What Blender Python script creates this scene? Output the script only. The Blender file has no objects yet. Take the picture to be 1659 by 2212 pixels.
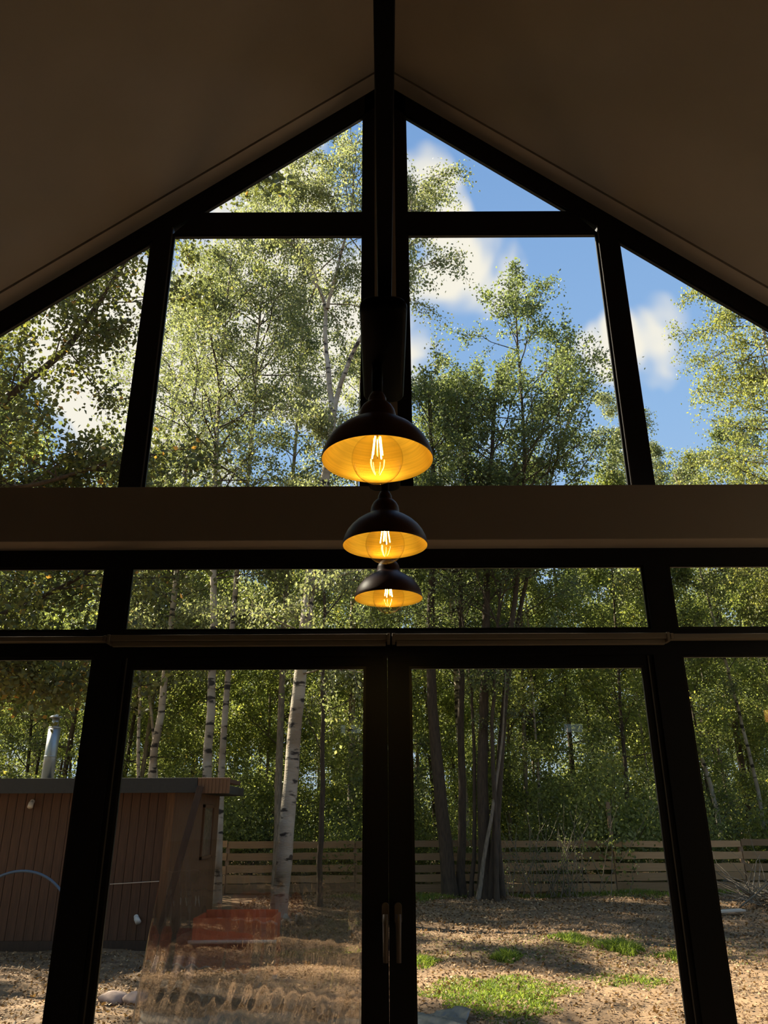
import bpy, bmesh, math, random
import numpy as np
from mathutils import Vector, Matrix, Euler, Quaternion

scene = bpy.context.scene
col = scene.collection
R = math.radians
EYE = 1.5          # lens height above the floor (floor z = 0)
D = 3.57           # inner face of the glazed gable wall
G = -0.15          # garden ground level

# ------------------------------------------------------------------ camera
cam_d = bpy.data.cameras.new('camera')
cam = bpy.data.objects.new('camera', cam_d)
col.objects.link(cam)
cam_d.sensor_fit = 'HORIZONTAL'
cam_d.sensor_width = 36.0
cam_d.lens = 36.0 * 1661 / 1659
cam_d.clip_start = 0.05
cam_d.clip_end = 400
cam.matrix_world = (Matrix.Translation((-0.013, 0, EYE)) @ Matrix.Rotation(R(90 + 21.6), 4, 'X')
                    @ Matrix.Rotation(R(-0.25), 4, 'Z'))
scene.camera = cam

# ------------------------------------------------------------------ sky
world = bpy.data.worlds.new('sky')
scene.world = world
world.use_nodes = True
nt = world.node_tree
nt.nodes.clear()
N = nt.nodes.new
lk = nt.links.new
w_out = N('ShaderNodeOutputWorld')
w_bg = N('ShaderNodeBackground')
lk(w_bg.outputs[0], w_out.inputs[0])
tc = N('ShaderNodeTexCoord')
sep = N('ShaderNodeSeparateXYZ')
lk(tc.outputs['Generated'], sep.inputs[0])
blue = N('ShaderNodeValToRGB')
lk(sep.outputs['Z'], blue.inputs[0])
e = blue.color_ramp.elements
e[0].position = 0.0; e[0].color = (0.52, 0.66, 0.86, 1)
e[1].position = 0.95; e[1].color = (0.13, 0.27, 0.60, 1)
m_ = e.new(0.45); m_.color = (0.31, 0.51, 0.85, 1)
m_ = e.new(0.72); m_.color = (0.22, 0.40, 0.76, 1)
no = N('ShaderNodeTexNoise')
no.inputs['Scale'].default_value = 4.2
no.inputs['Detail'].default_value = 4
no.inputs['Roughness'].default_value = 0.64
no.inputs['Distortion'].default_value = 0.35
lk(tc.outputs['Generated'], no.inputs['Vector'])
prev = no.outputs['Fac']
CLOUDS = [((0.045, 0.715, 0.697), 4.5, .25), ((0.132, 0.765, 0.630), 5.5, .23), ((0.262, 0.800, 0.532), 3.6, .15),
          ((0.318, 0.768, 0.557), 3.6, .09), ((0.315, 0.800, 0.500), 3.2, .08), ((-0.218, 0.827, 0.518), 12, .14),
          ((-0.14, 0.690, 0.717), 8, .15), ((-0.03, 0.834, 0.549), 9, .19), ((-0.42, 0.760, 0.490), 12, .16),
          ((0.50, 0.62, 0.60), 9, -.15), ((0.24, 0.70, 0.67), 9, -.20), ((0.40, 0.80, 0.42), 9, -.12), ((0.42, 0.74, 0.53), 4, -.12)]
for d, rad, wgt in CLOUDS:
    dv = Vector(d).normalized()
    dp = N('ShaderNodeVectorMath'); dp.operation = 'DOT_PRODUCT'
    lk(tc.outputs['Generated'], dp.inputs[0]); dp.inputs[1].default_value = dv
    mr = N('ShaderNodeMapRange'); mr.interpolation_type = 'SMOOTHSTEP'
    lk(dp.outputs['Value'], mr.inputs['Value'])
    mr.inputs['From Min'].default_value = math.cos(R(rad)); mr.inputs['From Max'].default_value = math.cos(R(rad * .25))
    mr.inputs['To Min'].default_value = 0; mr.inputs['To Max'].default_value = wgt
    ad = N('ShaderNodeMath'); ad.operation = 'ADD'
    lk(prev, ad.inputs[0]); lk(mr.outputs[0], ad.inputs[1])
    prev = ad.outputs[0]
cm = N('ShaderNodeMapRange'); cm.interpolation_type = 'SMOOTHSTEP'
lk(prev, cm.inputs['Value'])
cm.inputs['From Min'].default_value = 0.55; cm.inputs['From Max'].default_value = 0.72
mix = N('ShaderNodeMix'); mix.data_type = 'RGBA'
lk(cm.outputs[0], mix.inputs['Factor'])
lk(blue.outputs[0], mix.inputs[6])
mix.inputs[7].default_value = (0.98, 0.92, 0.83, 1)
lk(mix.outputs[2], w_bg.inputs['Color'])
w_bg.inputs['Strength'].default_value = 1.12

# ------------------------------------------------------------------ sun
sun_d = bpy.data.lights.new('sun', 'SUN')
sun = bpy.data.objects.new('sun', sun_d)
col.objects.link(sun)
SUN_EL, SUN_AZ = 41.0, -62.0
sv = Vector((math.sin(R(SUN_AZ)) * math.cos(R(SUN_EL)), math.cos(R(SUN_AZ)) * math.cos(R(SUN_EL)), math.sin(R(SUN_EL))))
sun.rotation_euler = sv.to_track_quat('Z', 'Y').to_euler()
sun_d.energy = 19.0
sun_d.angle = R(0.6)
sun_d.color = (1.0, 0.89, 0.71)

# ------------------------------------------------------------------ exposure
vs = scene.view_settings
vs.view_transform = 'Standard'
vs.look = 'None'
vs.exposure = 0.0
vs.gamma = 1.0
vs.use_curve_mapping = False
cy = scene.cycles
cy.max_bounces = 8
cy.diffuse_bounces = 4
cy.glossy_bounces = 3
cy.transmission_bounces = 5
cy.transparent_max_bounces = 14
cy.caustics_reflective = False
cy.caustics_refractive = False
cy.sample_clamp_indirect = 4.0
cy.use_denoising = True

# ------------------------------------------------------------------ helpers
rng = np.random.default_rng(11)
random.seed(5)


def tag(o, label=None, cat=None, group=None, kind=None):
    if label: o['label'] = label
    if cat: o['category'] = cat
    if group: o['group'] = group
    if kind: o['kind'] = kind
    return o


def link(name, me, material=None, parent=None, loc=None):
    o = bpy.data.objects.new(name, me)
    col.objects.link(o)
    if material is not None and me is not None and not me.materials:
        me.materials.append(material)
    if parent is not None: o.parent = parent
    if loc is not None: o.location = loc
    return o


def empty(name, loc, rz=0.0):
    o = bpy.data.objects.new(name, None)
    col.objects.link(o)
    o.location = loc
    o.rotation_euler = (0, 0, rz)
    o.empty_display_size = 0.1
    return o


def copy_tree(o, parent=None):
    c = o.copy(); col.objects.link(c)
    if parent is not None: c.parent = parent
    for ch in list(o.children): copy_tree(ch, c)
    return c


class MB:
    """collects shapes into one mesh"""
    def __init__(s): s.v = []; s.f = []; s.sm = []
    def add(s, v, f, smooth=False):
        k = len(s.v); s.v += [tuple(p) for p in v]; s.f += [tuple(i + k for i in q) for q in f]; s.sm += [smooth] * len(f)
        return s
    def box(s, x0, x1, y0, y1, z0, z1):
        v = [(x, y, z) for x in (x0, x1) for y in (y0, y1) for z in (z0, z1)]
        return s.add(v, [(0, 1, 3, 2), (4, 6, 7, 5), (0, 4, 5, 1), (2, 3, 7, 6), (0, 2, 6, 4), (1, 5, 7, 3)])
    def prism(s, poly, y0, y1):
        """polygon in XZ pushed along Y"""
        n = len(poly)
        v = [(x, y0, z) for x, z in poly] + [(x, y1, z) for x, z in poly]
        f = [tuple(range(n)), tuple(range(2 * n - 1, n - 1, -1))] + [(i, i + n, (i + 1) % n + n, (i + 1) % n) for i in range(n)]
        return s.add(v, f)
    def tube(s, pts, rad, sides=8, caps=True, smooth=True):
        v, f = tube_arrays(pts, rad, sides, caps)
        return s.add(v, f, smooth)
    def lathe(s, prof, seg=48, closed_top=False, closed_bottom=False, center=(0, 0, 0)):
        v = []; f = []; cx, cy_, cz = center
        n = len(prof)
        for r, z in prof:
            for k in range(seg):
                a = 2 * math.pi * k / seg
                v.append((cx + r * math.cos(a), cy_ + r * math.sin(a), cz + z))
        for i in range(n - 1):
            for k in range(seg):
                k2 = (k + 1) % seg
                f.append((i * seg + k, i * seg + k2, (i + 1) * seg + k2, (i + 1) * seg + k))
        if closed_bottom: f.append(tuple(range(seg - 1, -1, -1)))
        if closed_top: f.append(tuple((n - 1) * seg + k for k in range(seg)))
        return s.add(v, f, True)
    def mesh(s, name, bevel=0.0, seg=2):
        me = bpy.data.meshes.new(name)
        me.from_pydata(s.v, [], s.f)
        me.polygons.foreach_set('use_smooth', s.sm)
        me.update()
        bm = bmesh.new(); bm.from_mesh(me)
        bmesh.ops.recalc_face_normals(bm, faces=bm.faces)
        if bevel > 0:
            ed = [e_ for e_ in bm.edges if len(e_.link_faces) == 2 and e_.calc_face_angle(0) > 0.6]
            bmesh.ops.bevel(bm, geom=ed, offset=bevel, segments=seg, affect='EDGES', profile=0.5)
        bm.to_mesh(me); bm.free()
        return me
    def build(s, name, material, parent=None, bevel=0.0, loc=None, seg=2):
        return link(name, s.mesh(name, bevel, seg), material, parent, loc)


def tube_arrays(pts, rad, sides=6, caps=True):
    P = np.asarray(pts, float); n = len(P)
    r = np.broadcast_to(np.asarray(rad, float), (n,))
    T = np.gradient(P, axis=0)
    T /= np.linalg.norm(T, axis=1)[:, None] + 1e-9
    ref = np.array([0.0, 1.0, 0.0]) if abs(T[:, 1]).max() < 0.9 else np.array([0.31, 0.2, 0.93])
    if abs(T @ ref).max() > 0.97: ref = np.array([1.0, 0.13, 0.05])
    U = np.cross(T, ref); U /= np.linalg.norm(U, axis=1)[:, None] + 1e-9
    V = np.cross(T, U)
    a = np.arange(sides) * 2 * np.pi / sides
    ring = P[:, None, :] + r[:, None, None] * (np.cos(a)[None, :, None] * U[:, None, :] + np.sin(a)[None, :, None] * V[:, None, :])
    v = ring.reshape(-1, 3)
    f = []
    for i in range(n - 1):
        for k in range(sides):
            k2 = (k + 1) % sides
            f.append((i * sides + k, i * sides + k2, (i + 1) * sides + k2, (i + 1) * sides + k))
    if caps:
        f.append(tuple(range(sides - 1, -1, -1)))
        f.append(tuple((n - 1) * sides + k for k in range(sides)))
    return [tuple(p) for p in v], f


class QuadBag:
    """many tubes with quads only, built with numpy"""
    def __init__(s): s.v = []; s.f = []; s.n = 0
    def tube(s, P, rad, sides=4):
        P = np.asarray(P, float); n = len(P)
        r = np.broadcast_to(np.asarray(rad, float), (n,))
        T = np.empty_like(P); T[1:-1] = P[2:] - P[:-2]; T[0] = P[1] - P[0]; T[-1] = P[-1] - P[-2]
        T /= np.linalg.norm(T, axis=1)[:, None] + 1e-9
        m = np.abs(T).mean(0); ref = np.zeros(3); ref[int(np.argmin(m))] = 1.0
        U = np.cross(T, ref); U /= np.linalg.norm(U, axis=1)[:, None] + 1e-9
        V = np.cross(T, U)
        a = np.arange(sides) * 2 * np.pi / sides
        ring = P[:, None, :] + r[:, None, None] * (np.cos(a)[None, :, None] * U[:, None, :] + np.sin(a)[None, :, None] * V[:, None, :])
        i = np.arange(n - 1)[:, None] * sides; k = np.arange(sides)[None, :]; k2 = (k + 1) % sides
        q = np.stack([i + k, i + k2, i + sides + k2, i + sides + k], -1).reshape(-1, 4)
        s.v.append(ring.reshape(-1, 3)); s.f.append(q + s.n); s.n += n * sides
    def mesh(s, name):
        return fast_mesh(name, np.concatenate(s.v), np.concatenate(s.f), smooth=True)


def fast_mesh(name, V, F, smooth=False, tint=None):
    me = bpy.data.meshes.new(name)
    nv, nf, k = len(V), len(F), F.shape[1]
    me.vertices.add(nv); me.vertices.foreach_set('co', np.ascontiguousarray(V, dtype=np.float32).ravel())
    me.loops.add(nf * k); me.loops.foreach_set('vertex_index', np.ascontiguousarray(F, dtype=np.int32).ravel())
    me.polygons.add(nf)
    me.polygons.foreach_set('loop_start', np.arange(0, nf * k, k, dtype=np.int32))
    me.polygons.foreach_set('loop_total', np.full(nf, k, dtype=np.int32))
    me.polygons.foreach_set('use_smooth', np.full(nf, smooth))
    if tint is not None:
        at_ = me.attributes.new('tint', 'FLOAT', 'FACE')
        at_.data.foreach_set('value', np.ascontiguousarray(tint, dtype=np.float32))
    me.update(calc_edges=True)
    return me


# ------------------------------------------------------------------ materials
def principled(name, color, rough=0.6, metal=0.0, var=0.0, scale=20.0, bump=0.0, stretch=(1, 1, 1), spec=0.5, color2=None):
    m = bpy.data.materials.new(name); m.use_nodes = True
    t = m.node_tree; b = t.nodes['Principled BSDF']
    b.inputs['Roughness'].default_value = rough; b.inputs['Metallic'].default_value = metal
    b.inputs['Specular IOR Level'].default_value = spec
    c = tuple(color) + (1,)
    b.inputs['Base Color'].default_value = c
    if var > 0 or bump > 0 or color2:
        tc_ = t.nodes.new('ShaderNodeTexCoord'); mp = t.nodes.new('ShaderNodeMapping')
        mp.inputs['Scale'].default_value = stretch
        t.links.new(tc_.outputs['Object'], mp.inputs[0])
        n = t.nodes.new('ShaderNodeTexNoise'); n.inputs['Scale'].default_value = scale; n.inputs['Detail'].default_value = 6
        t.links.new(mp.outputs[0], n.inputs['Vector'])
        if var > 0 or color2:
            r = t.nodes.new('ShaderNodeValToRGB')
            r.color_ramp.elements[0].position = 0.3; r.color_ramp.elements[1].position = 0.7
            lo = tuple(max(0, x * (1 - var)) for x in color) + (1,)
            hi = (tuple(color2) + (1,)) if color2 else tuple(min(1, x * (1 + var)) for x in color) + (1,)
            r.color_ramp.elements[0].color = lo; r.color_ramp.elements[1].color = hi
            t.links.new(n.outputs['Fac'], r.inputs[0]); t.links.new(r.outputs[0], b.inputs['Base Color'])
        if bump > 0:
            bp = t.nodes.new('ShaderNodeBump'); bp.inputs['Strength'].default_value = bump; bp.inputs['Distance'].default_value = 0.01
            t.links.new(n.outputs['Fac'], bp.inputs['Height']); t.links.new(bp.outputs[0], b.inputs['Normal'])
    return m


def leaf_material(name, stops, trans=0.55, rough=0.42):
    m = bpy.data.materials.new(name); m.use_nodes = True
    t = m.node_tree; b = t.nodes['Principled BSDF']; out = t.nodes['Material Output']
    a = t.nodes.new('ShaderNodeAttribute'); a.attribute_name = 'tint'
    r = t.nodes.new('ShaderNodeValToRGB')
    el = r.color_ramp.elements
    el[0].position = stops[0][0]; el[0].color = stops[0][1] + (1,)
    el[1].position = stops[-1][0]; el[1].color = stops[-1][1] + (1,)
    for p_, c_ in stops[1:-1]: el.new(p_).color = c_ + (1,)
    t.links.new(a.outputs['Fac'], r.inputs[0])
    t.links.new(r.outputs[0], b.inputs['Base Color'])
    b.inputs['Roughness'].default_value = rough
    b.inputs['Specular IOR Level'].default_value = 0.4
    tr = t.nodes.new('ShaderNodeBsdfTranslucent')
    hs = t.nodes.new('ShaderNodeMix'); hs.data_type = 'RGBA'; hs.blend_type = 'MULTIPLY'; hs.inputs[0].default_value = 1.0
    t.links.new(r.outputs[0], hs.inputs[6]); hs.inputs[7].default_value = (1.72, 1.72, 0.95, 1)
    t.links.new(hs.outputs[2], tr.inputs['Color'])
    mx = t.nodes.new('ShaderNodeMixShader'); mx.inputs[0].default_value = trans
    t.links.new(b.outputs[0], mx.inputs[1]); t.links.new(tr.outputs[0], mx.inputs[2])
    t.links.new(mx.outputs[0], out.inputs['Surface'])
    return m


def birch_bark(name):
    m = bpy.data.materials.new(name); m.use_nodes = True
    t = m.node_tree; b = t.nodes['Principled BSDF']
    tc_ = t.nodes.new('ShaderNodeTexCoord')
    def noise(sc, stretch, det=4):
        mp = t.nodes.new('ShaderNodeMapping'); mp.inputs['Scale'].default_value = stretch
        t.links.new(tc_.outputs['Object'], mp.inputs[0])
        n = t.nodes.new('ShaderNodeTexNoise'); n.inputs['Scale'].default_value = sc; n.inputs['Detail'].default_value = det
        t.links.new(mp.outputs[0], n.inputs['Vector']); return n
    n1 = noise(1.0, (3, 3, 9)); n2 = noise(1.0, (1.2, 1.2, 2.2)); n3 = noise(1.0, (14, 14, 40))
    r1 = t.nodes.new('ShaderNodeValToRGB')
    r1.color_ramp.elements[0].position = 0.56; r1.color_ramp.elements[0].color = (0.52, 0.45, 0.36, 1)
    r1.color_ramp.elements[1].position = 0.63; r1.color_ramp.elements[1].color = (0.045, 0.035, 0.028, 1)
    t.links.new(n1.outputs['Fac'], r1.inputs[0])
    r2 = t.nodes.new('ShaderNodeValToRGB')
    r2.color_ramp.elements[0].position = 0.35; r2.color_ramp.elements[0].color = (0.55, 0.47, 0.38, 1)
    r2.color_ramp.elements[1].position = 0.65; r2.color_ramp.elements[1].color = (1, 1, 1, 1)
    t.links.new(n2.outputs['Fac'], r2.inputs[0])
    mm = t.nodes.new('ShaderNodeMix'); mm.data_type = 'RGBA'; mm.blend_type = 'MULTIPLY'; mm.inputs[0].default_value = 1
    t.links.new(r1.outputs[0], mm.inputs[6]); t.links.new(r2.outputs[0], mm.inputs[7])
    t.links.new(mm.outputs[2], b.inputs['Base Color'])
    bp = t.nodes.new('ShaderNodeBump'); bp.inputs['Strength'].default_value = 0.5; bp.inputs['Distance'].default_value = 0.02
    t.links.new(n3.outputs['Fac'], bp.inputs['Height']); t.links.new(bp.outputs[0], b.inputs['Normal'])
    b.inputs['Roughness'].default_value = 0.8
    return m


def glass_pane(name, tint=(0.95, 0.96, 0.94), f0=0.03):
    """clear glass: see-through with a mirror reflection that grows towards grazing angles"""
    m = bpy.data.materials.new(name); m.use_nodes = True
    t = m.node_tree; t.nodes.remove(t.nodes['Principled BSDF']); out = t.nodes['Material Output']
    tr = t.nodes.new('ShaderNodeBsdfTransparent'); tr.inputs[0].default_value = tint + (1,)
    gl = t.nodes.new('ShaderNodeBsdfGlossy'); gl.inputs['Roughness'].default_value = 0.0
    lw = t.nodes.new('ShaderNodeLayerWeight'); lw.inputs['Blend'].default_value = 0.5
    pw = t.nodes.new('ShaderNodeMath'); pw.operation = 'POWER'; pw.inputs[1].default_value = 5.0
    t.links.new(lw.outputs['Facing'], pw.inputs[0])
    ma = t.nodes.new('ShaderNodeMath'); ma.operation = 'MULTIPLY_ADD'; ma.inputs[1].default_value = 1 - f0; ma.inputs[2].default_value = f0
    t.links.new(pw.outputs[0], ma.inputs[0])
    mx = t.nodes.new('ShaderNodeMixShader')
    t.links.new(ma.outputs[0], mx.inputs[0]); t.links.new(tr.outputs[0], mx.inputs[1]); t.links.new(gl.outputs[0], mx.inputs[2])
    t.links.new(mx.outputs[0], out.inputs['Surface'])
    return m


M = {}
M['frame'] = principled('anthracite_frame', (0.0065, 0.0078, 0.0120), 0.5, bump=0.04, scale=60, spec=0.3)
M['bead'] = principled('frame_bead', (0.012, 0.012, 0.014), 0.38)
M['gasket'] = principled('grey_gasket', (0.10, 0.095, 0.09), 0.5)
M['plaster'] = principled('warm_plaster', (0.385, 0.335, 0.285), 0.9, var=0.04, scale=3, bump=0.04)
M['taupe'] = principled('taupe_paint', (0.345, 0.285, 0.24), 0.75, var=0.03, scale=4)
M['floor'] = principled('oak_floor', (0.33, 0.22, 0.13), 0.45, var=0.25, scale=6, stretch=(8, 0.8, 1))
M['white_wall'] = principled('pale_wall', (0.42, 0.37, 0.31), 0.9, var=0.03, scale=3)
M['blind'] = principled('blind_cassette', (0.27, 0.225, 0.175), 0.6, var=0.03, scale=5)
M['glass'] = glass_pane('window_glass')
M['black'] = principled('black_powder_coat', (0.0035, 0.0035, 0.004), 0.4, bump=0.02, scale=200, spec=0.06)
M['shade'] = principled('burgundy_black_enamel', (0.085, 0.030, 0.015), 0.45, bump=0.02, scale=90)
M['gold'] = principled('brushed_gold_lining', (0.74, 0.50, 0.075), 0.42, metal=0.75, var=0.12, scale=5, stretch=(1.5, 1.5, 60), bump=0.05)
M['brass'] = principled('brass_cap', (0.55, 0.36, 0.12), 0.35, metal=1.0)
M['bulb'] = glass_pane('amber_bulb_glass', (1.0, 0.95, 0.82), 0.02)
M['handle'] = principled('satin_handle_metal', (0.13, 0.105, 0.092), 0.5, metal=0.1)
fil = bpy.data.materials.new('glowing_filament'); fil.use_nodes = True
_b = fil.node_tree.nodes['Principled BSDF']
_b.inputs['Base Color'].default_value = (1, .7, .3, 1); _b.inputs['Emission Color'].default_value = (1.0, 0.70, 0.24, 1)
_b.inputs['Emission Strength'].default_value = 170.0
M['filament'] = fil
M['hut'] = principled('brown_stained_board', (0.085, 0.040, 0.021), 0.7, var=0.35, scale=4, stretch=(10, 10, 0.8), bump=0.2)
M['hut_lit'] = principled('lit_brown_board', (0.155, 0.080, 0.038), 0.7, var=0.3, scale=4, stretch=(10, 10, 0.8), bump=0.2)  # brighter light on side wall and slats put into the board colour
M['roof'] = principled('dark_roof_felt', (0.035, 0.036, 0.034), 0.75, var=0.2, scale=30, bump=0.2)
M['dark_wood'] = principled('dark_wood', (0.055, 0.033, 0.022), 0.8, var=0.3, scale=6, stretch=(6, 6, 1))
M['steel'] = principled('flue_steel', (0.40, 0.40, 0.38), 0.42, metal=0.85, var=0.08, scale=6)
M['fence'] = principled('weathered_plank', (0.44, 0.26, 0.125), 0.85, var=0.4, scale=5, stretch=(0.9, 6, 14), bump=0.25)
M['post'] = principled('fence_post_wood', (0.30, 0.19, 0.11), 0.85, var=0.3, scale=8, stretch=(6, 6, 1))
M['hose'] = principled('blue_pipe', (0.09, 0.15, 0.24), 0.45)
M['white_plastic'] = principled('white_plastic', (0.72, 0.70, 0.66), 0.4)
M['stone'] = principled('pink_stone', (0.45, 0.32, 0.26), 0.85, var=0.3, scale=9, bump=0.4)
M['orange'] = principled('orange_red_paint', (0.62, 0.13, 0.045), 0.5, var=0.2, scale=7, bump=0.15)
M['rail'] = principled('pale_rail', (0.66, 0.55, 0.45), 0.5)
M['birch'] = birch_bark('birch_bark')
M['bark'] = principled('dark_bark', (0.068, 0.046, 0.028), 0.9, var=0.45, scale=5, stretch=(7, 7, 1.2), bump=0.5)
M['bark_pale'] = principled('grey_bark', (0.22, 0.175, 0.125), 0.9, var=0.45, scale=5, stretch=(7, 7, 1.4), bump=0.4)
M['twig'] = principled('twig_bark', (0.075, 0.055, 0.04), 0.9, var=0.3, scale=10)
OLIVE = [(0.0, (0.080, 0.097, 0.043)), (0.5, (0.183, 0.214, 0.081)), (0.85, (0.288, 0.320, 0.112)), (1.0, (0.577, 0.485, 0.131))]
BIRCH = [(0.0, (0.132, 0.151, 0.070)), (0.5, (0.233, 0.260, 0.108)), (0.85, (0.341, 0.367, 0.161)), (1.0, (0.560, 0.502, 0.193))]
DARK = [(0.0, (0.061, 0.072, 0.035)), (0.5, (0.126, 0.140, 0.051)), (0.9, (0.225, 0.240, 0.071)), (1.0, (0.600, 0.320, 0.086))]
GREEN = [(0.0, (0.073, 0.092, 0.061)), (0.5, (0.140, 0.170, 0.089)), (0.9, (0.232, 0.268, 0.121)), (1.0, (0.331, 0.339, 0.136))]
GOLDEN = [(0.0, (0.13, 0.150, 0.06)), (0.5, (0.21, 0.225, 0.085)), (0.9, (0.31, 0.30, 0.11)), (1.0, (0.40, 0.34, 0.11))]
def softer(st): return [(p_, (c_[0] * 0.86, c_[1] * 0.84, min(.6, c_[2] * 1.25))) for p_, c_ in st]  # darkens crown leaves: their silhouette against the sky put into the colour
M['leaf_wood'] = leaf_material('wood_leaves', OLIVE)
M['leaf_wood_pale'] = leaf_material('pale_wood_leaves', BIRCH)
OLIVE = softer(OLIVE); BIRCH = softer(BIRCH)
M['leaf_olive'] = leaf_material('olive_crown_leaves', OLIVE, 0.5)
M['leaf_birch'] = leaf_material('birch_leaves', BIRCH)
M['leaf_dark'] = leaf_material('dark_leaves', DARK, 0.35)
M['leaf_green'] = leaf_material('green_leaves', GREEN, 0.5)
M['leaf_gold'] = leaf_material('golden_leaves', GOLDEN)
M['litter'] = leaf_material('fallen_leaves', [(0, (0.08, 0.045, 0.024)), (0.5, (0.27, 0.160, 0.080)), (0.9, (0.46, 0.30, 0.16)), (1, (0.55, 0.42, 0.24))], 0.08, 0.7)
M['grass'] = leaf_material('grass_blades', [(0, (0.07, 0.11, 0.02)), (0.6, (0.19, 0.25, 0.05)), (1, (0.36, 0.40, 0.11))], 0.5)
_f = M['fence'].node_tree; _pb = _f.nodes['Principled BSDF']; _src = _pb.inputs['Base Color'].links[0].from_socket
_oi = _f.nodes.new('ShaderNodeObjectInfo'); _hv = _f.nodes.new('ShaderNodeHueSaturation'); _mv = _f.nodes.new('ShaderNodeMapRange')
_mv.inputs['To Min'].default_value = 0.55; _mv.inputs['To Max'].default_value = 1.25
_f.links.new(_oi.outputs['Random'], _mv.inputs['Value']); _f.links.new(_mv.outputs[0], _hv.inputs['Value'])
_f.links.new(_src, _hv.inputs['Color']); _f.links.new(_hv.outputs[0], _pb.inputs['Base Color'])
# soil with moss patches
sm = principled('leafy_soil', (0.20, 0.125, 0.068), 0.95, var=0.5, scale=3.0, bump=0.6)
M['soil'] = sm
M['tarp'] = principled('silvery_sheet', (0.24, 0.23, 0.215), 0.35, metal=0.3, var=0.15, scale=8, bump=0.3)
fm = bpy.data.materials.new('wavy_film'); fm.use_nodes = True
_t = fm.node_tree; _t.nodes.remove(_t.nodes['Principled BSDF'])
_tr = _t.nodes.new('ShaderNodeBsdfTransparent'); _tr.inputs[0].default_value = (0.98, 0.955, 0.93, 1)
_gl = _t.nodes.new('ShaderNodeBsdfRefraction'); _gl.inputs['IOR'].default_value = 1.30; _gl.inputs['Roughness'].default_value = 0.02
_gl.inputs['Color'].default_value = (1.0, 0.93, 0.85, 1)
_mx = _t.nodes.new('ShaderNodeMixShader'); _mx.inputs[0].default_value = 0.42
_tc = _t.nodes.new('ShaderNodeTexCoord'); _sp = _t.nodes.new('ShaderNodeSeparateXYZ'); _t.links.new(_tc.outputs['Generated'], _sp.inputs[0])
_mr = _t.nodes.new('ShaderNodeMapRange'); _mr.inputs['From Min'].default_value = 0.98; _mr.inputs['From Max'].default_value = 0.45
_mr.inputs['To Min'].default_value = 0.0; _mr.inputs['To Max'].default_value = 0.62
_t.links.new(_sp.outputs['Z'], _mr.inputs['Value']); _t.links.new(_mr.outputs[0], _mx.inputs[0])
_t.links.new(_tr.outputs[0], _mx.inputs[1]); _t.links.new(_gl.outputs[0], _mx.inputs[2])
_t.links.new(_mx.outputs[0], _t.nodes['Material Output'].inputs['Surface'])
M['film'] = fm


def structure(o, label=None):
    o['kind'] = 'structure'
    if label: o['label'] = label
    return o


# ================================================================== ROOM
HW = 3.1                 # half width of the room
YB = -3.6                # back wall
APEX, SL = 5.87, 0.81    # roof underside: z = APEX - SL*|x|
EAVE = APEX - SL * HW

structure(MB().box(-HW, HW, YB, D + 0.14, -0.20, 0.0).build('floor', M['floor']), 'oak floor of the room')
structure(MB().box(-HW - 0.2, -HW, YB, D + 0.14, -0.2, EAVE + 0.25).build('wall_left', M['white_wall']), 'low pale side wall below the left roof slope')
structure(MB().box(HW, HW + 0.2, YB, D + 0.14, -0.2, EAVE + 0.25).build('wall_right', M['white_wall']), 'low pale side wall below the right roof slope')
bw = MB()
bw.prism([(-HW, 0), (HW, 0), (HW, 2.55), (-HW, 2.55)], YB - 0.2, YB)
for a_, b_ in ((-HW, -0.62), (-0.34, 2.42), (2.72, HW)):  # slots added so that bright sky reflects in the glazing
    bw.prism([(a_, 2.55), (b_, 2.55), (b_, 2.68), (a_, 2.68)], YB - 0.2, YB)
bw.prism([(-HW, 2.68), (HW, 2.68), (HW, EAVE), (0, APEX), (-HW, EAVE)], YB - 0.2, YB)
structure(bw.build('wall_back', M['white_wall']), 'pale gable wall behind the viewer with two small slots added for their reflection')


def roof(sgn, name, y0, y1, lift, thick, material, label):
    def P(x, dz): return (sgn * x, APEX - SL * x + dz)
    poly = [P(0, lift), P(HW + 0.2, lift), P(HW + 0.2, lift + thick), P(0, lift + thick)]
    return structure(MB().prism(poly, y0, y1).build(name, material), label)


roof(-1, 'ceiling', YB - 0.2, 3.45, 0, 0.25, M['plaster'], 'warm plastered ceiling slope on the left of the ridge')
roof(1, 'ceiling', YB - 0.2, 3.45, 0, 0.25, M['plaster'], 'warm plastered ceiling slope on the right of the ridge')
M['strip'] = principled('pale_ceiling_strip', (0.47, 0.405, 0.345), 0.85, var=0.03, scale=4)  # lighter colour than the ceiling slopes
for sg, nm, side in ((-1, 'trim_1', 'left'), (1, 'trim_2', 'right')):
    def P(x, dz): return (sg * x, APEX - SL * x + dz)
    mb = MB()
    mb.prism([P(0, -0.004), P(HW + 0.2, -0.004), P(HW + 0.2, 0.25), P(0, 0.25)], 3.462, D + 0.14)
    mb.prism([P(0, 0.03), P(HW + 0.2, 0.03), P(HW + 0.2, 0.25), P(0, 0.25)], 3.45, 3.462)
    structure(mb.build(nm, M['strip']), 'ceiling edge strip behind a thin shadow gap along the %s rake' % side)

# taupe lintel band across the glazed wall and the taupe post above it
structure(MB().box(-HW, HW, 3.44, D + 0.13, 2.718, 3.0).build('wall_front', M['taupe'], bevel=0.004), 'deep taupe lintel band across the glazed wall')
structure(MB().box(-0.0605, 0.0605, D - 0.004, D + 0.13, 3.0, APEX - 0.02).build('trim_3', M['taupe']), 'taupe post up the middle of the gable glazing')

# ------------------------------------------------------------------ glazing
YF0, YF1 = D, D + 0.042          # frame depth
YG = D + 0.022                   # pane


def rake(x): return 5.705 - 0.805 * abs(x)   # glass line below the rake


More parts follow.
